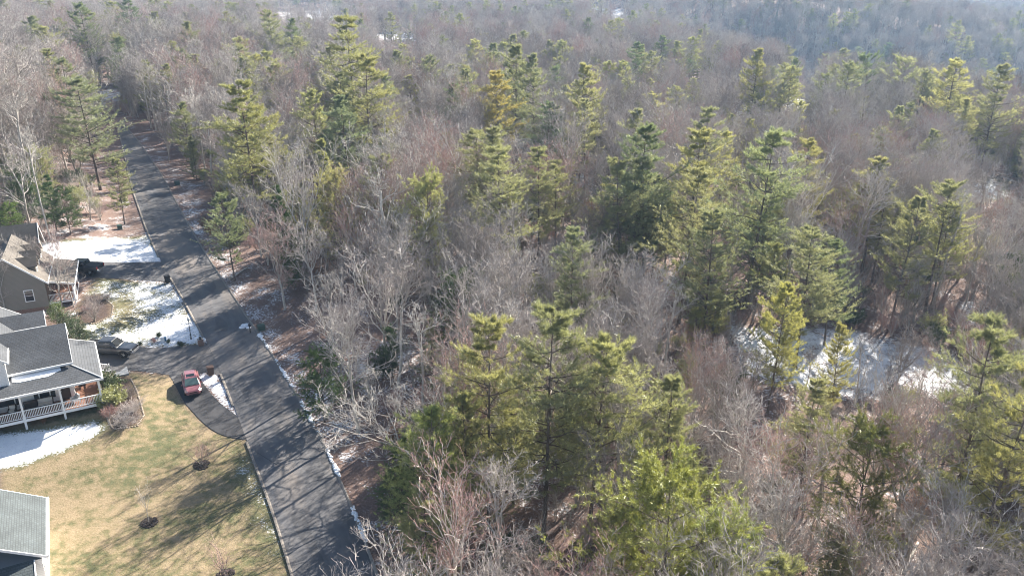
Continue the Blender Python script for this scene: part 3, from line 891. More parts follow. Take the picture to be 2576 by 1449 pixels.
# ---- houses half hidden in the wood
def cottage(name, px, py, rz, L, D, H, rise, wallm, roofm, label, chim=False):
    b = at(px, py)
    o = empty(name, b, rz, label, 'house')
    part('wall', wallm, o, lambda a: (a.box(-L / 2, L / 2, -D / 2, D / 2, -2.5, H), a.prism([(L / 2, -D / 2, H), (L / 2, D / 2, H), (L / 2, 0, H + rise)], (-L, 0, 0))))
    r = part('roof', roofm, o, lambda a: gable_roof(a, -L / 2 - .4, L / 2 + .4, 0, D / 2 + .45, H - .1, H + rise + .12))
    part('trim', M['white_trim'], o, lambda a: gable_trim(a, -L / 2 - .4, L / 2 + .4, 0, D / 2 + .45, H - .1, H + rise + .12))
    if chim: part('chimney', M['brick'], r, lambda a: a.box(-1.2, -.4, .6, 1.4, H, H + rise + 1.2))
    for k in (-.3, .02, .3):
        window(o, L * k - .5, L * k + .5, 1.0, 2.3, -D / 2, '-y')
    window(o, -1.2, -.3, 1.0, 2.3, L / 2, '+x'); window(o, .6, 1.5, 1.0, 2.3, L / 2, '+x')
    part('door', M['door_dark'], o, lambda a: a.box(L * .15 - .45, L * .15 + .45, -D / 2 - .05, -D / 2 + .02, -.3, 1.9))
    return o
cottage('cottage', 985, 84, -.3, 11, 7.5, 3.0, 2.4, M['white_siding'], M['shingle'], 'small white cottage on a snowy lawn far up the hill')
cottage('hidden_house', 1768, 262, -1.25, 12, 8.5, 5.0, 3.4, M['tan_siding'], M['shingle_tan'], 'grey gabled house half hidden by trees at the right')
cottage('hidden_house', 1340, 398, .5, 10, 7, 2.6, 2.2, M['tan_siding'], M['shingle'], 'low house with a snow-pale roof half hidden in mid wood')
cottage('hidden_house', 2195, 274, .2, 11, 7, 2.8, 2.0, M['white_siding'], M['shingle'], 'white house among the trunks below the flat-topped pines')
cottage('far_barn', 2520, 14, .3, 22, 12, 6, 4, M['white_siding'], M['white_trim'], 'tiny white building far off in the haze at the top right corner')
# ---------------------------------------------------------------- vehicles and small things
def paint(name, col, metal=.0, rough=.28):
    t = NT(name); return t.done(t.principled(t.mix(t.noise(t.coord(), 2.0, 3), tuple(k * .93 for k in col), tuple(k * 1.07 for k in col)), rough, .5, metal, coat=.6))
M['paint_grey'] = paint('gunmetal_paint', (.075, .077, .082), .3)
M['paint_black'] = paint('black_blue_paint', (.012, .014, .02))
M['paint_red'] = paint('sky_paled_red_paint', (.27, .105, .112))  # sky reflection painted in: base red made paler and pinker
M['rubber'] = plain('tyre_rubber', (.02, .02, .021), .85, .2, .1)
M['alloy'] = plain('alloy_rim', (.42, .42, .43), .35, .5, .05, metal=.7)
M['plastic_dark'] = plain('dark_plastic', (.025, .025, .026), .6, .3, .15)
t = NT('car_glass'); M['car_glass'] = t.done(t.principled((.012, .017, .018), .06, .22))
t = NT('windscreen_glass'); M['screen_glass'] = t.done(t.principled((.10, .15, .145), .10, .3))
M['headlight'] = plain('headlight_lens', (.6, .6, .58), .15, .8, .03)
M['tail_light'] = plain('tail_light_lens', (.35, .02, .02), .2, .6, .05)
M['bin_brown'] = plain('brown_bin_plastic', (.075, .045, .035), .6, .3, .1)
M['bin_black'] = plain('black_bin_plastic', (.028, .026, .026), .6, .3, .1)
M['utility_green'] = plain('utility_box_green', (.05, .085, .07), .5, .4, .1)
M['post_black'] = plain('black_lamp_post', (.02, .02, .022), .5, .4, .1)
M['globe'] = plain('frosted_globe', (.75, .75, .70), .3, .5, .03)

def loft(a, secs, m=0, cap=True):
    """secs: list of rings with the same number of points"""
    V = np.array(secs, float); n, k = V.shape[:2]
    i = np.arange(n * k).reshape(n, k)
    f = np.stack((i[:-1], np.roll(i[:-1], -1, 1), np.roll(i[1:], -1, 1), i[1:]), -1).reshape(-1, 4)
    a.add(V.reshape(-1, 3), f, m)
    if cap:
        for r, c in ((0, V[0].mean(0)), (n - 1, V[-1].mean(0))):
            a.add(np.vstack((V[r], c)), [(j, (j + 1) % k, k) if r else ((j + 1) % k, j, k) for j in range(k)], m)
def ring(x, w, z0, z1, r=.12, tumble=.0):
    """rounded-rectangle cross-section at x: half width w, bottom z0, top z1; tumble narrows the top"""
    wt = w - tumble
    return [(x, -w + r, z0), (x, w - r, z0), (x, w, z0 + r), (x, w + .015, (z0 + z1) / 2), (x, wt, z1 - r), (x, wt - r * 1.2, z1), (x, -wt + r * 1.2, z1), (x, -wt, z1 - r), (x, -w - .015, (z0 + z1) / 2), (x, -w, z0 + r)]
def wheel(parent, x, y, r, wd):
    s = 1 if y > 0 else -1
    th = np.linspace(0, 2 * np.pi, 25)[:-1]
    def tyre(a):
        prof = [(r * .62, wd * .5), (r * .95, wd * .5), (r, wd * .36), (r, -wd * .36), (r * .95, -wd * .5), (r * .62, -wd * .5)]
        secs = [[(x + rr * math.cos(t_), y + yy, r + rr * math.sin(t_)) for rr, yy in prof] for t_ in th]
        V = np.array(secs); n, k = V.shape[:2]; i = np.arange(n * k).reshape(n, k)
        j = np.roll(i, -1, 0)
        a.add(V.reshape(-1, 3), np.stack((i, np.roll(i, -1, 1), np.roll(j, -1, 1), j), -1).reshape(-1, 4))
    w = part('wheel', M['rubber'], parent, tyre, smooth=True)
    def rim(a):
        a.tube([(x, y + s * wd * .30, r), (x, y + s * wd * .38, r)], r * .60, 20)
        for q in range(5):
            t_ = q * 2 * np.pi / 5
            a.tube([(x, y + s * wd * .42, r), (x + r * .56 * math.cos(t_), y + s * wd * .40, r + r * .56 * math.sin(t_))], r * .09, 5)
    part('rim', M['alloy'], w, rim)

def pickup(px, py, heading, mat, label, L=5.9, cover=False):
    b = at(px, py); o = empty('pickup_truck', (b[0], b[1], b[2] + .04), heading, label, 'pickup truck')
    W = .98
    def body(a):   # x forward: bed -2.95..-1.05, cab, bonnet to 2.95
        loft(a, [ring(-2.93, W - .05, .55, 1.25), ring(-2.85, W, .45, 1.30), ring(-1.02, W, .42, 1.30)])
        loft(a, [ring(-1.0, W, .42, 1.22), ring(.4, W, .42, 1.20), ring(1.15, W, .42, 1.20), ring(1.35, W, .42, 1.20, .14), ring(2.2, W - .02, .44, 1.15, .16), ring(2.75, W - .06, .46, 1.08, .16), ring(2.95, W - .14, .55, 1.0, .14)])
    bd = part('body', mat, o, body, smooth=False)
    def cab(a):
        loft(a, [ring(-1.0, W - .04, 1.18, 1.30, .05, .02), ring(-.98, W - .05, 1.18, 1.9, .12, .16), ring(.25, W - .05, 1.18, 1.93, .12, .16), ring(.55, W - .05, 1.18, 1.86, .12, .16), ring(1.28, W - .04, 1.17, 1.24, .03, .03)])
    part('cab', mat, o, cab)
    for s in (-1, 1):
        def sw(a):
            for x0, x1, x2, x3 in ((-.82, -.05, -.05, -.80), (.05, .92, .50, .05)):
                p = [(x0, s * (W - .062), 1.26), (x1, s * (W - .062), 1.26), (x2, s * (W - .175), 1.78), (x3, s * (W - .175), 1.78)]
                a.prism(p, (0, s * .02, .004))
        part('side_window', M['car_glass'], o, sw)
        def mir(a): a.ball((.85, s * (W + .12), 1.32), (.07, .13, .11), 0, 8, 5)
        part('mirror', M['plastic_dark'], o, mir)
        part('headlight', M['headlight'], o, lambda a: a.box(2.74, 2.93, min(s * .62, s * .86), max(s * .62, s * .86), .84, 1.0))
        part('tail_light', M['tail_light'], o, lambda a: a.box(-2.955, -2.86, min(s * .80, s * .965), max(s * .80, s * .965), .85, 1.2))
        for x in (1.95, -1.85):
            part('wheel_arch', M['plastic_dark'], o, lambda a: a.tube([(x, s * (W - .22), .42), (x, s * (W + .022), .42)], .50, 20))
            wheel(o, x, s * (W - .08), .40, .26)
    part('windscreen', M['car_glass'], o, lambda a: a.prism([(1.24, -.80, 1.27), (1.24, .80, 1.27), (.60, .66, 1.835), (.60, -.66, 1.835)], (.02, 0, .022)))
    part('rear_window', M['car_glass'], o, lambda a: a.box(-1.02, -.985, -.6, .6, 1.38, 1.76))
    if cover:
        part('bed_cover', M['plastic_dark'], o, lambda a: a.box(-2.9, -1.02, -W + .08, W - .08, 1.28, 1.335))
    else:
        part('bed_well', M['plastic_dark'], o, lambda a: a.box(-2.84, -1.06, -W + .13, W - .13, 1.22, 1.306))
        part('bed_rail', mat, o, lambda a: (a.box(-2.93, -1.0, W - .12, W - .02, 1.29, 1.36), a.box(-2.93, -1.0, -W + .02, -W + .12, 1.29, 1.36), a.box(-2.93, -2.85, -W + .12, W - .12, 1.29, 1.37)))
    part('bumper', M['alloy'], o, lambda a: (loft(a, [ring(2.86, W - .08, .48, .72, .06), ring(3.04, W - .22, .5, .7, .06)]), loft(a, [ring(-3.06, W - .2, .5, .7, .06), ring(-2.9, W - .08, .5, .7, .06)])))
    part('grille', M['plastic_dark'], o, lambda a: a.box(2.86, 2.975, -.58, .58, .74, 1.0))
    return o
pickup(282, 890, math.radians(-4), M['paint_grey'], 'gunmetal grey crew-cab pickup parked on the driveway beside the white farmhouse')
pickup(205, 686, math.radians(176), M['paint_black'], 'black pickup with a covered bed parked beside the tan house', cover=True)

def minivan(px, py, heading, label):
    b = at(px, py); o = empty('red_car', (b[0], b[1], b[2] + .04), heading, label, 'car')
    W = .92; mt = M['paint_red']
    def body(a):
        loft(a, [ring(-2.38, W - .14, .42, .95, .12), ring(-2.25, W - .03, .32, 1.02, .14), ring(-1.2, W, .28, 1.03, .12), ring(.6, W, .28, 1.02, .12), ring(1.25, W - .01, .28, 1.0, .14), ring(1.9, W - .05, .30, .90, .16), ring(2.25, W - .14, .34, .80, .16), ring(2.40, W - .28, .42, .68, .1)])
    part('body', mt, o, body)
    def cab(a):
        loft(a, [ring(-2.22, W - .08, .98, 1.08, .04, .02), ring(-1.95, W - .06, .98, 1.62, .13, .17), ring(-1.0, W - .05, .98, 1.70, .13, .17), ring(-.1, W - .05, .98, 1.69, .13, .17), ring(.35, W - .05, .98, 1.60, .12, .16), ring(1.32, W - .05, .97, 1.02, .03, .03)])
    part('cabin', mt, o, cab)
    part('sunroof', M['car_glass'], o, lambda a: a.slab([(-.65, -.42, 1.712), (.0, -.42, 1.705), (.0, .42, 1.705), (-.65, .42, 1.712)], .02))
    for s in (-1, 1):
        def sw(a):
            for x0, x1, x2, x3 in ((-1.95, -1.15, -1.15, -1.82), (-1.05, -.2, -.2, -1.05), (-.1, .95, .32, -.1)):
                a.prism([(x0, s * (W - .065), 1.07), (x1, s * (W - .065), 1.07), (x2, s * (W - .19), 1.53), (x3, s * (W - .19), 1.53)], (0, s * .022, .004))
        part('side_window', M['car_glass'], o, sw)
        part('mirror', mt, o, lambda a: a.ball((.85, s * (W + .09), 1.08), (.07, .12, .08), 0, 8, 5))
        part('headlight', M['headlight'], o, lambda a: a.prism([(1.98, s * .58, .78), (2.30, s * .52, .72), (2.30, s * .52, .60), (2.02, s * .80, .62)], (0, s * .06, .08)))
        part('tail_light', M['tail_light'], o, lambda a: a.box(-2.36, -2.2, min(s * .68, s * .885), max(s * .68, s * .885), .8, 1.0))
        for x in (1.5, -1.4): wheel(o, x, s * (W - .10), .34, .22)
    part('windscreen', M['screen_glass'], o, lambda a: a.prism([(1.26, -.76, 1.06), (1.26, .76, 1.06), (.40, .62, 1.60), (.40, -.62, 1.60)], (.025, 0, .025)))
    part('rear_window', M['car_glass'], o, lambda a: a.prism([(-2.22, -.68, 1.12), (-2.0, -.60, 1.54), (-2.0, .60, 1.54), (-2.22, .68, 1.12)], (-.03, 0, .01)))
    part('bumper', mt, o, lambda a: loft(a, [ring(2.30, W - .2, .30, .55, .08), ring(2.46, W - .36, .34, .52, .06)]))
    part('grille', M['plastic_dark'], o, lambda a: (a.box(2.34, 2.475, -.46, .46, .36, .46), a.box(2.30, 2.43, -.40, .40, .585, .66)))
    part('wiper', M['plastic_dark'], o, lambda a: (a.tube([(1.30, -.5, 1.085), (1.12, .1, 1.20)], .014, 4), a.tube([(1.30, .1, 1.085), (1.12, .66, 1.19)], .014, 4)))
    return o
hd = math.atan2(-.905, .425)
rc = minivan(484, 978, hd, 'red minivan parked at the mouth of the driveway spur')
rc.scale = (.88, 1, .92)

def bin_(px, py, rz, mat, label):
    b = at(px, py); o = empty('wheeled_bin', (b[0], b[1], b[2] + .03), rz, label, 'wheeled bin')
    part('body', mat, o, lambda a: loft(a, [[(x * k, y * k, z) for x, y in ((-.36, -.32), (.36, -.32), (.36, .36), (-.36, .36))] for k, z in ((.78, .06), (1.0, 1.0))]))
    part('lid', mat, o, lambda a: (a.box(-.39, .39, -.36, .42, 1.003, 1.06), a.box(-.28, .28, -.28, .32, 1.06, 1.10)))
    part('handle', mat, o, lambda a: a.tube([(-.30, .46, .98), (.30, .46, .98)], .02, 6))
    for s in (-1, 1):
        part('wheel', M['rubber'], o, lambda a: a.tube([(s * .30, .30, .12), (s * .36, .30, .12)], .12, 12))
    return o
bin_(531, 944, YAW, M['bin_brown'], 'brown wheeled bin standing by the farmhouse driveway entrance')
bin_(422, 712, YAW, M['bin_black'], 'black wheeled bin at the edge of the upper driveway')

def lamp_post():
    b = at(481, 853); o = empty('lamp_post', b, 0, 'slim black lamp post with a pale globe on the snowy lawn corner', 'lamp post')
    part('pole', M['post_black'], o, lambda a: (a.tube([(0, 0, -.2), (0, 0, 2.45)], [.055, .035], 8), a.tube([(0, 0, 0), (0, 0, .25)], .09, 10), a.tube([(0, 0, 2.40), (0, 0, 2.5)], .09, 10), a.tube([(-.3, 0, 2.15), (.3, 0, 2.15)], .015, 5)))
    g_ = part('globe', M['globe'], o, lambda a: a.ball((0, 0, 2.66), .18, 0, 14, 9), smooth=True)
    part('finial', M['post_black'], o, lambda a: a.ball((0, 0, 2.88), (.07, .07, .06), 0, 8, 5))
lamp_post()

def mailbox(px, py, rz, label, brick_=True):
    b = at(px, py); o = empty('mailbox', b, rz, label, 'mailbox')
    if brick_:
        part('pillar', M['brick'], o, lambda a: (a.box(-.3, .3, -.3, .3, -.2, .75), a.box(-.34, .34, -.34, .34, .75, .82)))
        z = .82
    else:
        part('post', M['plastic_dark'], o, lambda a: a.box(-.05, .05, -.05, .05, -.2, .95)); z = .95
    part('box', M['plastic_dark'], o, lambda a: a.prism([(-.12, -.28, z), (.12, -.28, z), (.12, -.28, z + .16), (.07, -.28, z + .24), (-.07, -.28, z + .24), (-.12, -.28, z + .16)], (0, .56, 0)))
    part('flag', M['tail_light'], o, lambda a: a.box(.122, .135, -.1, .1, z + .14, z + .2))
mailbox(506, 868, YAW, 'low brick mailbox pillar beside the driveway mouth with snow behind it')
mailbox(630, 838, YAW + math.pi, 'dark mailbox in front of the snow heap across from the driveway', False)
def heap(px, py, r, label, n=6, seed=1):
    b = at(px, py); rng = np.random.default_rng(seed)
    a = Acc()
    for k in range(n):
        d = rng.uniform(-1, 1, 2) * r * .7
        s = r * rng.uniform(.4, .75)
        a.ball((b[0] + d[0], b[1] + d[1], gz(b[0] + d[0], b[1] + d[1]) + .05), (s, s, s * .5), 0, 12, 6, .25, rng)
    o = a.obj('snow_heap', M['snow'], smooth=True)
    tag(o, label, 'snow heap', 'small ploughed snow heaps by the road')
heap(618, 823, .8, 'ploughed white snow heap on the wooded kerb'); heap(503, 852, .7, 'white snow heap behind the brick mailbox', 4, 2)

def ubox(px, py, rz, w, d, h, label):
    b = at(px, py); o = empty('utility_box', b, rz, label, 'utility box')
    part('cabinet', M['utility_green'], o, lambda a: (a.box(-w / 2, w / 2, -d / 2, d / 2, .06, h * .8), a.prism([(-w / 2, -d / 2, h * .8), (-w / 2, d / 2, h * .8), (-w / 2, d / 2, h), (-w / 2, -d / 4, h)], (w, 0, 0))))
    part('pad', M['concrete'], o, lambda a: a.box(-w / 2 - .1, w / 2 + .1, -d / 2 - .1, d / 2 + .1, -.2, .057))
ubox(658, 830, YAW, .85, .7, .75, 'green utility box on the verge beside the snow heap')
ubox(446, 466, YAW, .9, .75, .8, 'dark green utility box under the trees on the upper verge')
ubox(302, 577, YAW, .7, .6, .75, 'dark utility box at the foot of the small left-hand pine')

def yard_sign():
    b = at(988, 1392); o = empty('yard_sign', b, YAW + .5, 'small pale sign on a wire stake in the leaf litter by the road', 'sign')
    part('board', M['white_trim'], o, lambda a: a.box(-.36, .36, -.012, .012, .35, .80))
    part('stake', M['post_black'], o, lambda a: (a.tube([(-.2, 0, -.2), (-.2, 0, .5)], .01, 4), a.tube([(.2, 0, -.2), (.2, 0, .5)], .01, 4)))
    part('panel', M['plastic_dark'], o, lambda a: (a.box(-.30, .30, -.018, -.0125, .60, .74), a.box(-.28, .1, -.018, -.0125, .42, .50)))
yard_sign()
b = at(411, 858); o = empty('garden_box', b, .4, 'small white and blue garden box among bushes on the snowy lawn', 'garden ornament')  # plain white box with a blue panel, no basin
part('body', M['white_trim'], o, lambda a: a.box(-.3, .15, -.25, .25, 0, .55)); part('panel', paint('blue_panel', (.05, .16, .28)), o, lambda a: a.box(.153, .36, -.22, .22, .04, .5))
# pale covers set in the ground at the upper driveway
for k, (px, py) in enumerate(((388, 675), (410, 674), (414, 670))):
    b = at(px, py); o = Acc().tube([(b[0], b[1], b[2] + .02), (b[0], b[1], b[2] + .09)], .28, 12).obj('access_cover', M['concrete'])
    tag(o, ['lone pale round cover on the upper driveway', 'lower of the paired pale covers at the driveway edge', 'upper of the paired pale covers at the driveway edge'][k], 'cover', 'pale round covers by the upper driveway')
# stones edging the beds
rng4 = np.random.default_rng(9)
def edging(poly, label, i0, i1):
    a = Acc(); q = resample(list(poly) + [poly[0]], 400)
    q = q[int(i0 * 400):int(i1 * 400)]
    d = 0; last = q[0]
    for p in q:
        if np.hypot(*(p - last)) > .24:
            s = rng4.uniform(.06, .12)
            a.ball((p[0], p[1], gz(*p) + .03), (s * 1.2, s, s * .8), 0, 7, 4, .3, rng4); last = p
    o = a.obj('stone_edging', plain('pale_edge_stone', (.45, .38, .31), .9, .1, .2, 4), smooth=False)
    tag(o, label, 'stone edging', kind='stuff')
edging(BED_A, 'line of pale stones round the farmhouse shrub bed', .12, .80)
edging(BED_B, 'line of pale stones round the tan house bed', .12, .80)
# ---------------------------------------------------------------- trees
def unit(v):
    return v / (np.linalg.norm(v, axis=-1, keepdims=True) + 1e-9)
def branch(P, R, rng, k, t0, t1, length, ang, angv, up, n, rmax, rk=.03, curve=0.0, wob=.06, flat=False, taper=.25, tp=1.0):
    """k children on every polyline of P; length(t, parent_len) -> metres"""
    Mn, n0, _ = P.shape
    t = (np.arange(k)[None] + rng.random((Mn, k))) / k
    t = t0 + (t1 - t0) * t ** tp
    f = t * (n0 - 1); i = np.clip(f.astype(int), 0, n0 - 2); fr = (f - i)[..., None]
    rows = np.arange(Mn)[:, None]
    p = P[rows, i] * (1 - fr) + P[rows, i + 1] * fr
    T = unit(P[rows, i + 1] - P[rows, i])
    r = R[rows, i] * (1 - fr[..., 0]) + R[rows, i + 1] * fr[..., 0]
    plen = np.linalg.norm(np.diff(P, axis=1), axis=2).sum(1)[:, None]
    L = length(t, plen) * rng.uniform(.7, 1.25, t.shape)
    a = np.radians(ang + angv * rng.standard_normal(t.shape))[..., None]
    if flat:
        side = unit(np.cross(T, np.array((0, 0, 1.)) + 1e-3))
        sg = np.where(np.arange(k)[None] % 2 == 0, 1, -1)[..., None] * np.ones((Mn, 1, 1))
        side = side * sg + np.array((0, 0, 1.)) * rng.normal(.12, .25, t.shape)[..., None]
    else:
        ref = np.where(np.abs(T[..., 2:3]) > .95, np.array((1., 0, 0)), np.array((0, 0, 1.)))
        A = unit(np.cross(T, ref)); B = np.cross(T, A)
        az = (np.arange(k) * 2.4)[None, :, None] + rng.uniform(0, 6.28, (Mn, 1, 1)) + rng.normal(0, .5, (Mn, k, 1))
        side = np.cos(az) * A + np.sin(az) * B
    D = np.cos(a) * T + np.sin(a) * side
    D = unit(D + up * np.array((0, 0, 1.)))
    s = np.linspace(0, 1, n)
    Q = p[..., None, :] + L[..., None, None] * s[:, None] * D[..., None, :]
    Q[..., 2] += L[..., None] * s ** 2 * curve
    w = np.cumsum(rng.standard_normal(Q.shape) * wob, axis=-2) * L[..., None, None] / math.sqrt(n)
    Q += w - w[..., :1, :]
    r0 = np.clip(np.minimum(r * .75, rk * L), .004, rmax)
    RR = r0[..., None] * (1 - (1 - taper) * s)
    return Q.reshape(-1, n, 3), RR.reshape(-1, n)

def trunk_line(rng, h, r, n=10, lean=.03, wob=.012, x=0, y=0):
    s = np.linspace(0, 1, n)
    P = np.zeros((1, n, 3)); P[0, :, 2] = h * s - .4 * (1 - s)
    w = np.cumsum(rng.standard_normal((n, 2)) * wob * h, axis=0) / 2
    P[0, :, :2] = w - w[0] + np.outer(s, rng.normal(0, lean * h, 2)) + np.array((x, y))
    R = r * (1 - .88 * s ** .85); R[0] *= 1.35
    return P, R[None]

def bare_tree(seed, h=16, style='spread', spread=1.0, dens=1.0, stems=1):
    rng = np.random.default_rng(seed)
    tr = Acc(); tw = Acc()
    for st in range(stems):
        hh = h * (1 if st == 0 else rng.uniform(.75, .95))
        r0 = .0125 * h * (1 if stems == 1 else .75)
        ln = .03 if stems == 1 else .10
        # fork height, number of leaders and their spread, limb angle, lift, bend, limb length
        fk, nl, la, an, up, cu, lk, t0 = dict(spread=(.50, 4, 30, 48, .08, .18, .52, .45), fan=(.42, 5, 20, 32, .25, .10, .50, .5), tall=(.72, 3, 22, 46, .10, .18, .62, .62),
                                              low=(.34, 5, 42, 52, .04, .15, .50, .35), pole=(.86, 2, 18, 50, .08, .12, .62, .55))[style]
        P0, R0_ = trunk_line(rng, hh * fk, r0, 8, ln, .016)
        R0_ = R0_[0, 0] / 1.35 * (1 - .42 * np.linspace(0, 1, 8))[None]; R0_[:, 0] *= 1.3
        PL_, RL = branch(P0, R0_, rng, nl, .80, 1.0, lambda t, pl: hh * (1 - fk * t) * .92, la, 7, .22, 7, .2, .02, .06, .05, taper=.12)
        RL = np.maximum(RL, R0_[0, -1] * .62 * (1 - .86 * np.linspace(0, 1, 7))[None])
        Pa, Ra = branch(PL_, RL, rng, 6, .15, .98, lambda t, pl: pl * lk * spread * (1.05 - .62 * t), an, 10, up, 6, .10, .027, cu, .09)
        Pb, Rb = branch(P0, R0_, rng, 4, t0, .97, lambda t, pl: hh * .24 * spread, an + 14, 10, up, 6, .08, .024, cu, .10)
        P1 = np.concatenate((Pa, Pb)); R1 = np.concatenate((Ra, Rb))
        P2, R2 = branch(P1, R1, rng, int(5 * dens), .18, 1, lambda t, pl: pl * .48 * (1.15 - .6 * t), 44, 12, .14, 5, .045, .021, .10, .12)
        P3, R3 = branch(P2, R2, rng, 4, .15, 1, lambda t, pl: pl * .54 * (1.1 - .45 * t), 42, 13, .12, 4, .018, .015, .08, .09)
        P4, R4 = branch(P3, R3, rng, 3, .15, 1, lambda t, pl: pl * .62 * (1.1 - .4 * t), 40, 14, .10, 3, .0115, .018, .05, .08, taper=.5)
        tubes(tr, P0, R0_, 8); tubes(tw, PL_, RL, 6, 1); tubes(tw, P1, R1, 5, 1)
        tubes(tw, P2, np.maximum(R2, .021), 4, 1); tubes(tw, P3, np.maximum(R3, .013), 3); tubes(tw, P4, np.maximum(R4, .0085), 3)
    return tr, tw

def needles(acc, P, rng, per, q, ln, wd, spread=.8, up=.25, t0=.3, m=0):
    """tufts of needles on every twig"""
    Mn, n0, _ = P.shape
    t = t0 + (1 - t0) * (np.arange(per)[None] + rng.random((Mn, per))) / per
    f = t * (n0 - 1); i = np.clip(f.astype(int), 0, n0 - 2); fr = (f - i)[..., None]
    rows = np.arange(Mn)[:, None]
    p = (P[rows, i] * (1 - fr) + P[rows, i + 1] * fr)
    T = unit(P[rows, i + 1] - P[rows, i])
    p = np.repeat(p.reshape(-1, 3), q, 0); T = np.repeat(T.reshape(-1, 3), q, 0)
    d = unit(T * .7 + rng.standard_normal(p.shape) * spread * .75 + np.array((0, 0, up)))
    L = ln * rng.uniform(.6, 1.25, (len(p), 1))
    s = unit(np.cross(d, rng.standard_normal(p.shape))) * wd * rng.uniform(.7, 1.3, (len(p), 1)) * .5
    b = p + rng.standard_normal(p.shape) * ln * .18
    V = np.stack((b - s, b + s, b + d * L), 1).reshape(-1, 3)
    acc.add(V, np.arange(len(V)).reshape(-1, 3), m)

def pine(seed, h=20, kind='white', width=1.0):
    rng = np.random.default_rng(seed)
    tr = Acc(); cr = Acc()
    P0, R0_ = trunk_line(rng, h, .0105 * h, 12, .012, .004)
    if kind == 'white':
        nb, t0 = int(5.4 * h), .24
        prof = lambda t: .215 * h * width * np.clip(1.06 - (np.clip(t - .28, 0, 1) / .75) ** 2.1, .12, 1) * (.72 + .28 * ss(.2, .45, t))
        an, up, cu = 82, .06, .16
    elif kind == 'umbrella':
        nb, t0 = int(2.2 * h), .60
        prof = lambda t: .165 * h * width * np.clip(1.08 - ((t - .6) / .42) ** 2.4, .12, 1) * (.6 + .4 * ss(.58, .78, t))
        an, up, cu = 72, .12, .25
    elif kind == 'cone':
        nb, t0 = int(5.5 * h), .10
        prof = lambda t: .25 * h * width * np.clip(1.03 - t, .05, 1) * (.8 + .2 * ss(.05, .2, t))
        an, up, cu = 80, .08, .10
    else:   # bushy
        nb, t0 = int(6.0 * h), .16
        prof = lambda t: .30 * h * width * np.sqrt(np.clip(1.02 - ((t - .40) / .62) ** 2, .03, 1))
        an, up, cu = 68, .16, .14
    lobes = rng.uniform(0, 6.28, 3)
    P1, R1 = branch(P0, R0_, rng, nb, t0, .985, lambda t, pl: prof(t) * (1 + .16 * np.sin(t * 46 + lobes[0])) * rng.uniform(.48, 1.28, t.shape), an, 11, up, 6, .06, .018, cu * rng.uniform(.8, 1.3), .08)
    if kind in ('white', 'cone', 'umbrella'):
        # boughs stand in whorls with open air between them
        gap = .034 if kind == 'white' else .045
        zb = P1[:, 0, 2] / h
        zq = (np.round(zb / gap + rng.normal(0, .16, zb.shape)) + rng.normal(0, .20, zb.shape)) * gap
        zq = np.where(zb > .93, zb, zq)
        P1 = P1 + ((zq - zb) * h)[:, None, None] * np.array((0, 0, 1.))
    # some boughs are missing, so that the crown is open and uneven
    azm = np.arctan2(P1[:, -1, 1] - P1[:, 0, 1], P1[:, -1, 0] - P1[:, 0, 0])
    hole = np.sin(azm * 2 + lobes[1]) + np.sin(P1[:, 0, 2] * .9 + azm + lobes[2])
    keep = (rng.random(len(P1)) > (.20 if kind != 'bushy' else .14)) & ~((hole > 1.15) & (P1[:, 0, 2] < .9 * h))
    P1, R1 = P1[keep], R1[keep]
    # the shorter, drooping lower boughs
    k2 = 10 if kind in ('white', 'cone') else 10
    P2, R2 = branch(P1, R1, rng, k2, .22 if kind != 'umbrella' else .4, 1.0, lambda t, pl: pl * .46 * (1.15 - .7 * t) + .2, 48, 12, .06, 4, .016, .012, .10, .06, flat=kind in ('white', 'cone', 'umbrella'))
    tubes(tr, P0, R0_, 8); tubes(cr, P1, R1, 4, 1)
    tubes(cr, P2, np.maximum(R2, .007), 3, 1)
    dead = branch(P0, R0_, rng, 10, .08, t0 + .06, lambda t, pl: .09 * h * rng.uniform(.4, 1, t.shape), 88, 10, 0, 4, .02, .012, -.05, .1)
    if kind != 'bushy': tubes(cr, dead[0], np.maximum(dead[1], .008), 3, 1)
    tips = P1[:, -3:]
    if kind in ('white', 'umbrella'):
        needles(cr, P2, rng, 5, 12, .36, .034, .62, .34, .25); needles(cr, tips, rng, 4, 12, .38, .036, .6, .34, .1)
    elif kind == 'cone':
        needles(cr, P2, rng, 5, 10, .28, .036, .7, .15, .15); needles(cr, tips, rng, 4, 10, .28, .036, .6, .2, .1)
    else:
        needles(cr, P2, rng, 7, 14, .21, .026, .95, .25, .15); needles(cr, tips, rng, 5, 14, .21, .026, .8, .3, .2)
    needles(cr, P0[:, -3:], rng, 6, 12, .26, .03, .7, .5, .6)
    return tr, cr

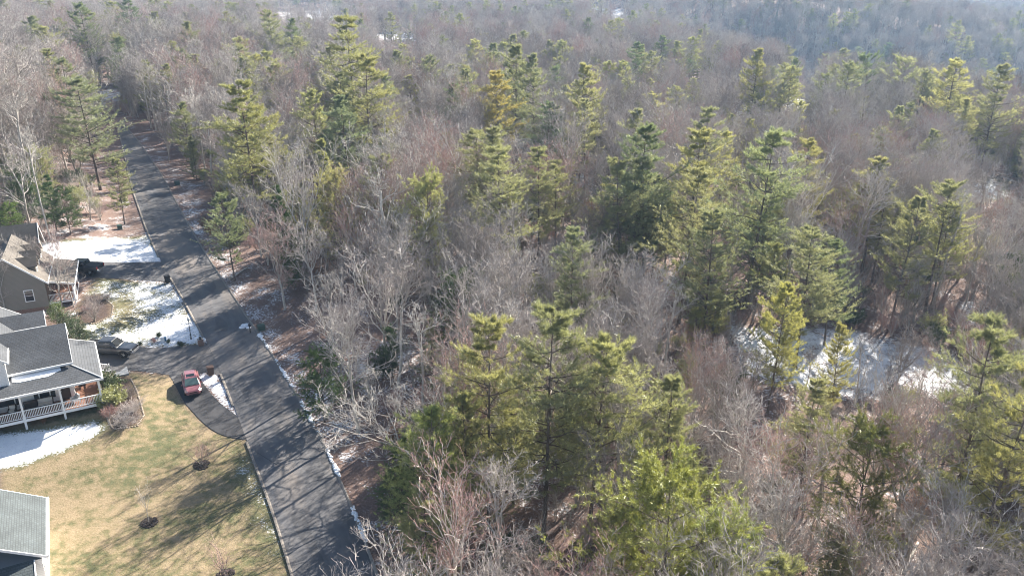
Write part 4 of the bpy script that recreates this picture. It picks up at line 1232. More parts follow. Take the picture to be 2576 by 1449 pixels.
def shrub(seed, h=2.2, w=1.6, kind='leaf', stems=10):
    rng = np.random.default_rng(seed)
    tr = Acc(); cr = Acc()
    a = rng.uniform(0, 6.28, stems); n = 5; s = np.linspace(0, 1, n)
    out = rng.uniform(.25, 1.0, stems) * w * .55
    P = np.zeros((stems, n, 3))
    hh = h * rng.uniform(.65, 1.0, stems) * (1 - .35 * (out / (w * .55)) ** 2)
    P[..., 0] = np.outer(np.cos(a) * out, s ** 1.2); P[..., 1] = np.outer(np.sin(a) * out, s ** 1.2); P[..., 2] = np.outer(hh, s) - .1 * (1 - s)
    P += np.cumsum(rng.standard_normal(P.shape) * .05 * h / n, axis=1)
    R = np.outer(np.full(stems, .012 * h ** .6 + .006), 1 - .7 * s)
    tubes(tr, P, R, 4)
    P2, R2 = branch(P, R, rng, 9, .2, 1, lambda t, pl: pl * .38 * (1.15 - .6 * t), 45, 14, .15, 4, .012, .014, .1, .08)
    P3, R3 = branch(P2, R2, rng, 5, .2, 1, lambda t, pl: pl * .5, 42, 14, .1, 3, .006, .014, .05, .08)
    tubes(tr if kind != 'bare' else cr, P2, np.maximum(R2, .005), 3); 
    if kind == 'bare':
        tubes(cr, P3, np.maximum(R3, .0055), 3)
    else:
        needles(cr, P3, rng, 4, 3, .12 if kind == 'leaf' else .13, .055, 1.2, .25, .2)
    return tr, cr

# name: (trunk acc, crown acc, trunk material, crown materials, height)
def spec(t, mats, h): return dict(t=t[0], c=t[1], mats=mats, h=h)
BG, BP = M['bark_grey'], M['bark_pine']
TM, TG, TR = M['twig_mauve'], M['twig_grey'], M['twig_red']
BARE = [spec(bare_tree(11, 16, 'spread', 1.0), (BG, TM), 16), spec(bare_tree(12, 17, 'fan', 1.0), (BG, TM), 17), spec(bare_tree(13, 15, 'spread', 1.1), (BG, TM), 15),
        spec(bare_tree(14, 16, 'fan', 1.15), (BG, TR), 16), spec(bare_tree(15, 15, 'low', .95, 1.0), (BG, TG), 15), spec(bare_tree(16, 18, 'tall', 1.1), (BG, TM), 18),
        spec(bare_tree(17, 17, 'pole', 1.0, .86), (BG, TG), 17), spec(bare_tree(18, 14, 'fan', 1.0, 1.0, 2), (BG, TM), 14)]
BARE_WORDS = ['wide-crowned mauve-brown', 'upright fan-shaped brown', 'broad low-topped brown', 'reddish fine-twigged', 'low-branching pale grey', 'tall high-crowned brown', 'narrow pole-stemmed silvery grey', 'twin-stemmed brown']
N_, ND, NO, NP_ = M['needle'], M['needle_dark'], M['needle_olive'], M['needle_pale']
PINES = dict(
    w0=spec(pine(31, 21, 'white'), (BP, N_), 21), w1=spec(pine(32, 21, 'white', 1.12), (BP, N_), 21), w2=spec(pine(33, 20, 'white', .88), (BP, N_), 20),
    w3=spec(pine(34, 18, 'white', 1.2), (BP, NP_), 18), u0=spec(pine(35, 22, 'umbrella'), (BP, N_), 22), u1=spec(pine(36, 21, 'umbrella', 1.25), (BP, N_), 21),
    c0=spec(pine(37, 13, 'cone'), (BP, N_), 13), c1=spec(pine(38, 11, 'cone', 1.1), (BP, ND), 11),
    b0=spec(pine(39, 12, 'bushy'), (BP, NO), 12), b1=spec(pine(40, 11, 'bushy', .9), (BP, NP_), 11), b2=spec(pine(41, 9, 'bushy', 1.0), (BP, ND), 9))
SHR = dict(
    s_bare0=spec(shrub(51, 4.2, 2.4, 'bare', 7), (BG, TM), 4.2), s_bare1=spec(shrub(52, 3.0, 2.6, 'bare', 12), (BG, TR), 3.0), s_bare2=spec(shrub(57, 5.5, 2.4, 'bare', 5), (BG, TG), 5.5),
    s_leaf0=spec(shrub(53, 2.4, 2.6, 'leaf', 12), (BG, M['leaf_dark']), 2.4), s_leaf1=spec(shrub(54, 3.4, 2.4, 'leaf', 10), (BG, NP_), 3.4),
    s_dead=spec(shrub(55, 3.2, 2.0, 'dead', 7), (BG, M['leaf_dead']), 3.2))
def finish(d, trunk_name='trunk', crown_name='crown'):
    d['mt'] = d['t'].mesh(trunk_name, d['mats'][0], smooth=True)
    d['mc'] = d['c'].mesh(crown_name, [d['mats'][1], d['mats'][0]])
    a = Acc(); a.merge(d['t'], 1)
    b = d['c']
    for v in b.v: a.v.append(v)
    for f, mm in zip(b.f4, b.m4): a.f4.append(f + a.n); a.m4.append(mm)
    for f, mm in zip(b.f3, b.m3): a.f3.append(f + a.n); a.m3.append(mm)
    a.n += b.n
    d['mall'] = a.mesh('tree', [d['mats'][1], d['mats'][0]])
    del d['t'], d['c']
for d in BARE: finish(d)
for d in list(PINES.values()) + list(SHR.values()): finish(d)

def plant(d, name, loc, h, rz, label, cat, group=None, wide=1.0, lean=(0, 0), color=None, parts=('trunk', 'crown')):
    o = empty(name, loc, rz, label, cat, group)
    k = h / d['h']
    o.scale = (k * wide, k * wide, k)
    o.rotation_euler = (lean[0], lean[1], rz)
    for nm, me in ((parts[0], d['mt']), (parts[1], d['mc'])):
        c = bpy.data.objects.new(nm, me); COL.objects.link(c); c.parent = o
        if color is not None: c.color = (*color, 1)
    return o

# ---- the pines one can point at: top in the photograph (2576 px wide), height, kind, width, tint, what it is
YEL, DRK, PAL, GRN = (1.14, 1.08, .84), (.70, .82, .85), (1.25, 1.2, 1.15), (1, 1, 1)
PL = [
 (200, 196, 20.5, 'w0', 1.35, GRN, 'big green pine with a tall bare trunk on the left verge near the road'),
 (283, 398, 11, 'w2', 1.0, GRN, 'small thin pine under the big roadside pine on the left verge'),
 (205, 8, 20, 'w0', 1.0, DRK, 'dark pine standing high above the bare wood at the top left'),
 (322, -6, 21, 'w2', 1.0, DRK, 'slim dark pine beside the upper end of the road'),
 (290, 95, 15, 'w0', 1.1, DRK, 'shorter dark pine filling the gap behind the road end'),
 (612, 212, 18, 'w1', 1.15, YEL, 'broad yellow-green pine, largest on the wooded side of the road'),
 (660, 262, 15, 'w0', 1.1, YEL, 'second stem of the broad yellow-green roadside pine pair'),
 (680, 26, 20, 'w0', 1.1, GRN, 'layered pine in front of the bare pinkish field'),
 (735, 48, 17, 'w2', 1.0, DRK, 'thin dark pine beside the bare pinkish field'),
 (640, 138, 14, 'w3', 1.0, YEL, 'short yellowish pine below the layered pine near the field'),
 (700, 160, 14, 'w3', 1.0, GRN, 'short bushy pine between two yellow-green pines'),
 (880, 46, 23, 'w1', 1.1, YEL, 'tall golden-green pine with long drooping tiers'),
 (912, 142, 19, 'w1', 1.1, YEL, 'tiered yellow-green pine under the tall golden one'),
 (830, 118, 17, 'w0', 1.1, GRN, 'dusky pine to the left of the tall golden pine'),
 (850, 182, 15, 'w0', 1.0, GRN, 'dense pine among the golden cluster'),
 (868, 240, 15, 'w2', 1.05, DRK, 'dark pine showing its trunk below the golden cluster'),
 (795, 225, 14, 'w3', .95, GRN, 'pale feathery pine left of the dark bare-trunked one'),
 (1036, 190, 13, 'w2', 1.1, PAL, 'small pale pine with separate upturned tiers'),
 (1140, 212, 14, 'w0', .95, DRK, 'dark blue-green pine in the middle distance'),
 (1262, 180, 17, 'w2', 1.15, (1.3, 1.08, .7), 'golden pine with rusty tinge in the middle distance'),
 (1298, 116, 20, 'w2', .95, GRN, 'slim tall pine behind the golden rusty one'),
 (1345, 136, 19, 'w2', .8, GRN, 'narrow pine next to the slim tall one'),
 (1390, 172, 16, 'u1', .8, DRK, 'dark flat-topped pine on a thin bare trunk'),
 (1190, 100, 15, 'w3', 1.1, PAL, 'pale grey-green pine lost among bare trees'),
 (1465, 162, 19, 'w2', .9, PAL, 'light pine with open tiers above the bare wood'),
 (1605, 108, 17, 'w0', .9, DRK, 'compact bluish pine near the edge of the hill'),
 (1752, 90, 15, 'w2', .85, PAL, 'spindly pale pine on the brow of the hill'),
 (1735, 150, 13, 'u0', 1.0, DRK, 'low dark pine on the brow below the spindly one'),
 (1905, 124, 20, 'w2', .9, YEL, 'tall yellow-topped pine on the brow of the hill'),
 (1372, 256, 14, 'w0', 1.05, DRK, 'round dark pine above the half-hidden roof'),
 (1478, 250, 15, 'w2', 1.0, PAL, 'pale thin pine right of the round dark pine'),
 (1640, 232, 14, 'w3', 1.0, PAL, 'pale rounded pine left of the gabled house'),
 (1198, 328, 14, 'w0', 1.15, GRN, 'left stem of the thick dark cluster before the snowy yard'),
 (1245, 318, 15, 'w0', 1.05, GRN, 'upper stem of the thick cluster before the snowy yard'),
 (1262, 376, 15, 'w1', 1.1, PAL, 'light-green front stem of the cluster before the snowy yard'),
 (1358, 372, 13, 'w1', .95, GRN, 'green pine right in front of the half-hidden roof'),
 (1402, 408, 11, 'w1', 1.0, GRN, 'low spreading pine beside the half-hidden roof'),
 (820, 348, 13, 'c0', .9, YEL, 'pointed yellow-green conifer in the wood near the road'),
 (848, 440, 11, 'b1', 1.05, (1.2, 1.12, 1.05), 'pale ashy evergreen with a broad top below the pointed conifer'),
 (1068, 455, 12, 'b1', .85, (1.1, 1.1, 1.0), 'ashy green evergreen rising in the middle of the bare wood'),
 (1622, 318, 18, 'w0', .95, DRK, 'dark pine at the head of the big pine group'),
 (1578, 398, 15, 'w1', .9, GRN, 'left pine of the big group beside the snowy drive'),
 (1640, 396, 15, 'w1', 1.05, GRN, 'bright full pine in the centre of the big group'),
 (1740, 424, 16, 'w1', 1.0, GRN, 'right pine of the big group with dark lower boughs'),
 (1525, 462, 9, 'w3', 1.1, YEL, 'low yellow-green pine at the foot of the big group'),
 (1785, 276, 16, 'w1', .9, GRN, 'green pine just in front of the gabled house'),
 (1752, 330, 17, 'w1', .95, YEL, 'tall tiered pine below the gabled house'),
 (1828, 330, 12, 'w3', .95, PAL, 'pale pine between two taller ones below the house'),
 (1925, 328, 19, 'w1', 1.05, (1.05, 1.1, 1.1), 'large ragged pine with a long clear trunk'),
 (1890, 300, 11, 'w3', .9, PAL, 'pale top behind the large ragged pine'),
 (2036, 352, 15, 'w0', .95, YEL, 'cone-shaped pine right of the large ragged one'),
 (2216, 398, 14, 'w2', 1.25, PAL, 'pale pine with long flat upswept boughs'),
 (2392, 466, 18, 'u0', 1.15, GRN, 'tall leaning pine with a bare lower trunk'),
 (2300, 500, 14, 'w2', 1.0, GRN, 'slender pine left of the tall leaning pine'),
 (1802, 528, 14, 'w1', 1.05, GRN, 'full green pine right of centre'),
 (2050, 572, 14, 'w0', 1.15, GRN, 'bluish full pine above the snowy clearing'),
 (2115, 606, 11, 'w0', 1.0, DRK, 'dark pine tucked against the bluish one above the clearing'),
 (1960, 610, 9, 'w3', .9, GRN, 'low grey-green pine left of the bluish one'),
 (1975, 700, 12.5, 'w3', .8, YEL, 'yellow-topped pine leaning over the edge of the snowy clearing'),
 (2130, 812, 11, 'w2', .65, YEL, 'slim yellow-green pine in front of the snowy clearing'),
 (2520, 812, 18, 'w1', .85, GRN, 'tall pine at the right edge beside the snowy clearing'),
 (2560, 930, 17, 'w1', .9, YEL, 'nearer tall pine at the right edge with a leaning trunk'),
 (1378, 784, 18, 'w1', 1.0, GRN, 'big dark-hearted pine with a clear trunk, nearest of the tall ones'),
 (1222, 815, 17, 'w1', .95, YEL, 'yellow-green pine left of the big dark-hearted one'),
 (1500, 838, 16, 'w3', 1.05, GRN, 'pale green pine right of the big dark-hearted one'),
 (1180, 990, 12, 'w3', .9, GRN, 'lower green pine below the yellow-green one'),
 (1090, 1035, 12, 'w3', 1.0, (1.0, 1.08, .85), 'light-green full pine near the road in the lower middle'),
 (985, 1200, 5, 'b2', 1.1, GRN, 'dark green bush-like evergreen nearest the lower kerb'),
 (1060, 1215, 9, 'w3', 1.1, GRN, 'soft green pine at the lower wood edge beside the verge'),
 (1075, 1370, 5, 'b2', 1.1, GRN, 'dark evergreen at the bottom of the leafy verge'),
 (1290, 1010, 9, 'w3', 1.0, PAL, 'pale young pine between the tall dark-hearted pine and the road'),
 (1000, 1120, 6, 'b2', 1.0, GRN, 'dark low evergreen by the leaf-littered verge'),
 (1700, 1190, 13, 'b0', 1.15, (1.25, 1.25, 1.0), 'bright round-topped yellow-green pine in the lower right'),
 (1560, 1290, 9, 'b0', 1.0, (1, 1, 1), 'green pine left of the bright round-topped one'),
 (1800, 1320, 10, 'b1', 1.15, (1.0, 1.1, .75), 'soft light-green pine at the bottom edge'),
 (2200, 1075, 11, 'b0', 1.15, (.9, .9, .8), 'crooked olive pine with a bent dark trunk'),
 (1600, 1120, 7, 'b2', 1.0, GRN, 'dark evergreen half hidden behind the bright round one'),
 (1810, 735, 7, 'b1', 1.0, YEL, 'small yellowish evergreen among bare trees right of centre'),
 (1760, 780, 6, 'b1', 1.0, YEL, 'little yellowish evergreen below the one right of centre'),
 (800, 890, 8, 'b2', 1.15, (1, 1.1, 1.2), 'dark feathery evergreen on the wooded verge across from the driveway'),
 (700, 470, 9, 'c1', 1.0, DRK, 'dark low conifer behind the roadside trunks'),
 (1150, 690, 8, 'b2', 1.0, (1.3, 1.3, 1.4), 'grey-green evergreen under the bare trees in mid wood'),
 (980, 830, 6, 'b2', .9, DRK, 'dusky evergreen under the pale spreading tree'),
 (560, 480, 10, 'w0', 1.0, DRK, 'dark lower pine at the foot of the roadside pair'),
 (20, 515, 5, 'b2', 1.25, (1.7, 1.7, 1.2), 'bright green rounded evergreen at the left edge by the house'),
 (55, 425, 8, 'b2', 1.2, DRK, 'dark evergreen in the shade at the left edge above the bright bush'),
 (112, 440, 9, 'c1', 1.1, DRK, 'dark pointed evergreen behind the thick grey trunk'),
 (155, 478, 7, 'b2', 1.1, GRN, 'low dark evergreen behind the roadside pine'),
 (20, 390, 10, 'w0', 1.0, DRK, 'dark pine in the shade at the far left edge'),
 (300, 40, 14, 'w0', 1.0, DRK, 'dark pine between the two tall ones at the top left'),
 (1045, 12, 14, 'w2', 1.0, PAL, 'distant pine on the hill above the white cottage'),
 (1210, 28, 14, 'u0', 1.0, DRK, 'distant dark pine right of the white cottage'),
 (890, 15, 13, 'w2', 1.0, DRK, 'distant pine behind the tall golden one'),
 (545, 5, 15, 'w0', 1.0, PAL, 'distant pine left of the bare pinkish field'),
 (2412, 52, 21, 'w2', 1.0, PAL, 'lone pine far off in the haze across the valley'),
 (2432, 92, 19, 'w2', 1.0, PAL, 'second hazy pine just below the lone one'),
 (2135, 158, 22, 'u0', 1.1, GRN, 'flat-topped pine on a tall trunk at the brow, leftmost of the row'),
 (2200, 142, 23, 'u1', .95, DRK, 'darkest flat-topped pine in the row at the brow'),
 (2285, 150, 22, 'u1', 1.1, PAL, 'wide pale flat-topped pine in the row at the brow'),
 (2325, 178, 19, 'u0', 1.0, GRN, 'lower flat-topped pine right of the wide pale one'),
 (2405, 150, 20, 'w3', 1.0, PAL, 'rounded pale pine at the right of the brow'),
 (2525, 165, 20, 'w0', 1.0, GRN, 'last pine of the brow row, near the right edge'),
 (2010, 150, 20, 'u0', .6, DRK, 'thin-topped pine with a long pole trunk at the brow'),
 (1950, 172, 20, 'u0', .6, GRN, 'small-tufted pole pine below the brow'),
 (2160, 118, 16, 'w0', 1.2, DRK, 'dark clump of pine just beyond the brow'),
 (2240, 108, 15, 'w0', 1.5, DRK, 'broad dark pine beyond the brow in the valley shade'),
 (1660, 90, 16, 'w2', 1.1, DRK, 'dark pine beyond the brow, deep in blue shade'),
 (1480, 45, 16, 'w2', 1.1, DRK, 'far blue-green pine at the foot of the second hill'),
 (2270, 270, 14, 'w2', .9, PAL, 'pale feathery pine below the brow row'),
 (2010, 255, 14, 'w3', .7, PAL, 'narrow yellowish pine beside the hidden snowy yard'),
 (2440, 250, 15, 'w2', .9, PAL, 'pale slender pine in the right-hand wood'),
]
PINE_AT = []
for (px, py, h, kd, wd, tint, lab) in PL:
    if py > 770:
        h *= 1.2 if h > 8 else 1.0; wd *= 1.0
    if py < 720 and not (px < 330 and py > 150):
        h *= 1.30 if kd[0] != 'u' else 1.05; wd *= .98
    b = at(px, py, h)
    PINE_AT.append((b[0], b[1], h, px, py, wd))
    lean = (RNG.normal(0, .035), RNG.normal(0, .035))
    if 'leaning' in lab: lean = (0, .10)
    plant(PINES[kd], 'pine_tree', b - np.array((0, 0, .15)), h * 1.01, RNG.uniform(0, 6.28), lab, 'pine tree', 'pines rising above the bare wood', wd, lean, tint)

# ---- bare trees one can point at on the left side and along the road
BL = [
 (40, 118, 23, 6, .9, 'tall bare tree with a pale leaning trunk behind the tan house'),
 (100, 45, 20, 0, 1.0, 'tall mauve bare tree among others left of the road end'),
 (60, 190, 17, 4, 1.0, 'pale grey bare tree with crooked limbs at the left edge'),
 (420, 130, 17, 3, 1.2, 'wide bare tree leaning over the top of the road'),
 (455, 205, 14, 6, 1.2, 'grey bare tree with a leaning white limb beside the road'),
 (530, 240, 14, 1, 1.1, 'dark fan-shaped bare tree on the wooded verge'),
 (405, 290, 10, 7, .9, 'small twin-stemmed bare tree on the litter beside the road'),
 (960, 640, 14, 1, 1.2, 'fan-shaped bare tree catching light in the middle wood'),
 (1050, 770, 13, 6, 1.1, 'white-limbed bare tree standing above the snowy gap'),
 (1010, 945, 11, 4, 1.5, 'wide pale-limbed tree overhanging the verge'),
 (690, 560, 12, 3, 1.2, 'pinkish bare tree at the wood edge near the driveway'),
 (1300, 510, 14, 6, 1.0, 'silvery bare tree with twisted limbs in mid wood'),
 (1900, 1010, 12, 6, 1.3, 'silver branched tree right of the pale green pine'),
 (2420, 960, 9, 2, 1.3, 'low bare tree fanned out over the end of the clearing'),
 (1905, 860, 8, 1, .8, 'thin upright tree at the left end of the snowy clearing'),
 (2040, 880, 7, 5, .8, 'slender pole-like tree before the middle of the snowy clearing'),
 (2180, 845, 9, 6, .8, 'silvery pole tree crossing the snowy clearing'),
 (2240, 900, 7, 1, .9, 'small fan-shaped tree at the near edge of the clearing'),
 (2340, 880, 8, 3, .8, 'reddish thin tree near the right end of the clearing'),
 (2090, 930, 6, 7, 1.0, 'low twin-stemmed tree at the near edge of the clearing'),
 (2280, 830, 9, 1, 1.2, 'dark slanting bare tree in front of the clearing'),
]
BARE_AT = []
for (px, py, h, k, wd, lab) in BL:
    b = at(px, py, h)
    BARE_AT.append((b[0], b[1]))
    plant(BARE[k], 'bare_tree', b - np.array((0, 0, .2)), h, RNG.uniform(0, 6.28), lab, 'bare tree', None, wd, (RNG.normal(0, .04), RNG.normal(0, .04)))

# ---- the wood itself: where each tree stands
def jitter_grid(x0, x1, y0, y1, s, rng):
    X, Y = np.meshgrid(np.arange(x0, x1, s), np.arange(y0, y1, s))
    X = X + rng.uniform(-.48, .48, X.shape) * s; Y = Y + rng.uniform(-.48, .48, Y.shape) * s
    return X.ravel(), Y.ravel()
KEEP_CLEAR = [(p, a, b) for p, a, b in (
    ([(1870, 835), (2010, 838), (2130, 830), (2290, 868), (2390, 900), (2450, 1000), (2330, 985), (2150, 1010), (1990, 1000), (1880, 960)], .93, 400),
    ([(2250, 930), (2420, 930), (2440, 1080), (2280, 1080)], .3, 400),
    ([(940, 86), (1062, 86), (1062, 108), (940, 108)], .95, 900), ([(690, 30), (870, 30), (870, 56), (690, 56)], .93, 900),
    ([(1270, 378), (1345, 378), (1345, 425), (1270, 425)], .75, 400), ([(1445, 430), (1570, 440), (1555, 500), (1450, 500)], .72, 400),
    ([(1700, 215), (1830, 215), (1940, 285), (1830, 298), (1700, 290)], .62, 500), ([(1960, 255), (2060, 250), (2060, 300), (1975, 300)], .75, 500),
    ([(2150, 270), (2280, 255), (2280, 305), (2150, 310)], .75, 500), ([(2380, 440), (2560, 440), (2560, 505), (2390, 510)], .7, 500),
    ([(1470, 20), (1600, 25), (1600, 50), (1500, 50)], .8, 900), ([(225, 215), (310, 215), (315, 300), (235, 290)], .97, 400),
    ([(300, 330), (360, 330), (560, 620), (700, 860), (760, 960), (600, 1000), (400, 650), (315, 480)], .995, 400),
    ([(560, 640), (680, 820), (830, 990), (900, 1130), (1000, 1400), (1030, 1800), (700, 1800), (620, 1000)], 1.1, 400),
    ([(0, 575), (330, 575), (400, 650), (0, 650)], .9, 400),
    ([(900, 890), (1000, 870), (1100, 900), (1100, 980), (950, 960)], .8, 300), ([(1240, 1120), (1440, 1110), (1450, 1260), (1280, 1290)], .85, 300))]
KEEP_CLEAR.append(([(140, 200), (330, 200), (340, 560), (180, 560)], .93, 175))
for (bx, by, h, px, py, wd) in PINE_AT:
    z = gz(bx, by); _, vb, dep = project(bx, by, z); hp = vb - py; w = .20 * hp * wd
    KEEP_CLEAR.append(([(px - w * .3, py), (px + w * .3, py), (px + w, py + .62 * hp), (px - w, py + .62 * hp)], .93 if py < 770 else .5, dep - 1))

def wood(x0, x1, y0, y1, s, hfun, rng, pine_share, clear=True):
    X, Y = jitter_grid(x0, x1, y0, y1, s, rng)
    Z = terrain(X, Y); H = hfun(X, Y) * rng.uniform(.72, 1.18, X.shape)
    H = np.where(CY - FPX * (Y * math.sin(PITCH) + (Z - CAMZ) * math.cos(PITCH)) / np.maximum(Y * math.cos(PITCH) - (Z - CAMZ) * math.sin(PITCH), 1) > 1400, H * .85, H)
    cp, sp = math.cos(PITCH), math.sin(PITCH)
    dep = Y * cp - (Z - CAMZ) * sp
    ok = dep > 8
    vx = CX + FPX * X / np.maximum(dep, 1); vyb = CY - FPX * (Y * sp + (Z - CAMZ) * cp) / np.maximum(dep, 1)
    dept = Y * cp - (Z + H - CAMZ) * sp
    vyt = CY - FPX * (Y * sp + (Z + H - CAMZ) * cp) / np.maximum(dept, 1)
    mg = 14 * FPX / np.maximum(dep, 1) 
    ok &= (vx > -.6 * mg) & (vx < 2576 + mg * 1.2) & (vyt < 1449 + .5 * mg) & (vyb > -30)
    X, Y, Z, H, vx, vyb, vyt, dep = [a[ok] for a in (X, Y, Z, H, vx, vyb, vyt, dep)]
    ok = sdf(X, Y, YARD) < -3
    su = (X - R0[0]) * U2[0] + (Y - R0[1]) * U2[1]; 
    dr = sdf(X, Y, road_poly)
    verge = 3.7 + 1.3 * np.sin(su * .21) + 2.0 * ss(20, 60, su)
    ok &= dr < -verge
    for q in [CLEARING, CLEAR_B] + FIELDS:
        ok &= sdf(X, Y, q) < -.5
    for bx, by, *_ in PINE_AT:
        ok &= np.hypot(X - bx, Y - by) > 2.6
    for bx, by in BARE_AT:
        ok &= np.hypot(X - bx, Y - by) > 3.2
    if clear:
        for poly, p, dmax in KEEP_CLEAR:
            hit = np.zeros(X.shape, bool)
            for fr in (.35, .6, .85, .97):
                hit |= inpoly(vx, vyb + (vyt - vyb) * fr, poly)
            ok &= ~(hit & (dep < dmax) & (rng.random(X.shape) < p))
    X, Y, Z, H, vx, vyb, vyt, dep = [a[ok] for a in (X, Y, Z, H, vx, vyb, vyt, dep)]
    kind = rng.random(X.shape) < pine_share
    return dict(x=X, y=Y, z=Z, h=H, vx=vx, vb=vyb, vt=vyt, d=dep, pine=kind)

r5 = np.random.default_rng(21)
hnear = lambda x, y: 15.6 + 2.5 * ss(-5, -25, x - np.interp(y, road_mid[:, 1], road_mid[:, 0])) + 2.5 * np.sin(x * .05 + .7) * np.cos(y * .043)
near = wood(-190, 190, 30, 300, 4.15, hnear, r5, .17)
mid = wood(-420, 420, 300, 640, 5.6, lambda x, y: 16.5 + 0 * x, r5, .11)
far = wood(-700, 800, 640, 1500, 8.5, lambda x, y: 17 + 0 * x, r5, .10)
vfar = wood(-1500, 2200, 1500, 3600, 26, lambda x, y: 26 + 0 * x, r5, .15)

# the 300 largest in view are things of their own; the rest of the wood is one mass
score = near['h'] / near['d'] * np.where((near['vx'] > 0) & (near['vx'] < 2576) & (near['vt'] < 1420) & (near['vb'] > 0), 1, .0)
order = np.argsort(-score)
bare_i = [i for i in order if not near['pine'][i] and score[i] > 0][:300 - len(BL)]
pine_i = [i for i in order if near['pine'][i] and score[i] > 0][:80]
taken = np.zeros(len(score), bool)
def bare_kind(vx, vb):
    if vb > 1270: p = (.05, .27, .05, .16, .0, .30, .10, .07)
    elif vx > 1500: p = (.12, .15, .10, .11, .05, .24, .15, .08)
    else: p = (.17, .15, .14, .13, .06, .16, .10, .09)
    return int(r5.choice(8, p=p))
def place_words(vx, vb, x, y):
    dr = -sdf(np.array([x]), np.array([y]), road_poly)[0]
    left = x < np.interp(y, road_mid[:, 1], road_mid[:, 0])
    if left: return 'in the wood left of the road'
    if dr < 14: return 'in the front row along the lower road verge' if vb > 760 else 'in the front row beside the upper road'
    if vx > 1750 and vb < 1000: return 'in the wood behind the snowy clearing'
    if vx > 1750: return 'in the thicket before the snowy clearing'
    if vb > 1250: return 'in the thicket around the nearest tall pines'
    if vb > 900: return 'in mid wood behind the nearest tall pines'
    return 'deep in the upper wood'
for i in bare_i:
    taken[i] = True
    k = bare_kind(near['vx'][i], near['vb'][i])
    wd = place_words(near['vx'][i], near['vb'][i], near['x'][i], near['y'][i])
    lab = BARE_WORDS[k] + ' bare tree ' + wd
    plant(BARE[k], 'bare_tree', (near['x'][i], near['y'][i], near['z'][i] - .2), near['h'][i], r5.uniform(0, 6.28), lab, 'bare tree', 'leafless trees ' + wd + ', ' + BARE_WORDS[k], r5.uniform(.9, 1.2), (r5.normal(0, .05), r5.normal(0, .05)))
PK = ['b2', 'b1', 'c0', 'w0', 'w2', 'w3']
PKW = dict(b2='dark bushy', b1='pale bushy', c0='pointed green', w0='tall tiered', w2='slim tiered', w3='pale feathery')
for i in pine_i:
    taken[i] = True
    k = str(r5.choice(PK, p=(.17, .27, .12, .14, .16, .14)))
    wd = place_words(near['vx'][i], near['vb'][i], near['x'][i], near['y'][i])
    plant(PINES[k], 'evergreen_tree', (near['x'][i], near['y'][i], near['z'][i] - .1), near['h'][i] * (1.12 if k in ('w0', 'w2') else .9 if k == 'w3' else .62), r5.uniform(0, 6.28), PKW[k] + ' evergreen ' + wd, 'evergreen tree', 'evergreens ' + wd + ', ' + PKW[k], 1.0, (0, 0))

# ---- masses: points with a kind, a turn and a size
def mass(name, label, protos, pts, kinds, rots, scls, category=None):
    me = bpy.data.meshes.new(name)
    n = len(pts)
    me.vertices.add(n); me.vertices.foreach_set('co', np.asarray(pts, np.float32).ravel())
    for nm, typ, arr in (('pick', 'INT', np.asarray(kinds, np.int32)), ('turn', 'FLOAT', np.asarray(rots, np.float32)), ('size', 'FLOAT', np.asarray(scls, np.float32))):
        a = me.attributes.new(nm, typ, 'POINT'); a.data.foreach_set('value', arr)
    me.update()
    o = bpy.data.objects.new(name, me); COL.objects.link(o)
    ng = bpy.data.node_groups.new(name, 'GeometryNodeTree')
    ng.interface.new_socket('Geometry', in_out='INPUT', socket_type='NodeSocketGeometry')
    ng.interface.new_socket('Geometry', in_out='OUTPUT', socket_type='NodeSocketGeometry')
    N = ng.nodes
    gi = N.new('NodeGroupInput'); go = N.new('NodeGroupOutput')
    join = N.new('GeometryNodeJoinGeometry')
    sockets = []
    for p in protos:
        ob = bpy.data.objects.new('tree_form', p['mall'])
        oi = N.new('GeometryNodeObjectInfo'); oi.inputs['Object'].default_value = ob
        gti = N.new('GeometryNodeGeometryToInstance'); ng.links.new(oi.outputs['Geometry'], gti.inputs[0])
        sockets.append(gti.outputs[0])
    for s_ in reversed(sockets): ng.links.new(s_, join.inputs[0])
    iop = N.new('GeometryNodeInstanceOnPoints')
    def na(nm, typ):
        x = N.new('GeometryNodeInputNamedAttribute'); x.data_type = typ; x.inputs['Name'].default_value = nm
        return x.outputs['Attribute']
    cx = N.new('ShaderNodeCombineXYZ'); ng.links.new(na('turn', 'FLOAT'), cx.inputs['Z'])
    e2r = N.new('FunctionNodeEulerToRotation'); ng.links.new(cx.outputs[0], e2r.inputs[0])
    ng.links.new(gi.outputs[0], iop.inputs['Points']); ng.links.new(join.outputs[0], iop.inputs['Instance'])
    iop.inputs['Pick Instance'].default_value = True
    ng.links.new(na('pick', 'INT'), iop.inputs['Instance Index'])
    ng.links.new(e2r.outputs[0], iop.inputs['Rotation']); ng.links.new(na('size', 'FLOAT'), iop.inputs['Scale'])
    ng.links.new(iop.outputs[0], go.inputs[0])
    md = o.modifiers.new('growth', 'NODES'); md.node_group = ng
    return tag(o, label, category, None, 'stuff')
protos = BARE + [PINES[k] for k in ('w0', 'w2', 'w3', 'u0', 'b1', 'c0')]
pts, kd, ro, sc = [], [], [], []
for blk, cut in ((near, ~taken), (mid, None), (far, None), (vfar, None)):
    for i in range(len(blk['x'])):
        if cut is not None and not cut[i]: continue
        if blk['pine'][i]:
            k = 8 + int(r5.choice(6, p=(.22, .22, .2, .06, .2, .1))); h = blk['h'][i] * (1.15 if k < 12 else .75)
        else:
            k = bare_kind(blk['vx'][i], blk['vb'][i]); h = blk['h'][i] * (1.12 if k in (5, 6) else 1.0)
        pts.append((blk['x'][i], blk['y'][i], blk['z'][i] - .2)); kd.append(k); ro.append(r5.uniform(0, 6.28)); sc.append(h / protos[k]['h'])
mass('far_wood', 'grey-mauve bare wood with scattered pines covering the hills', protos, pts, kd, ro, sc)

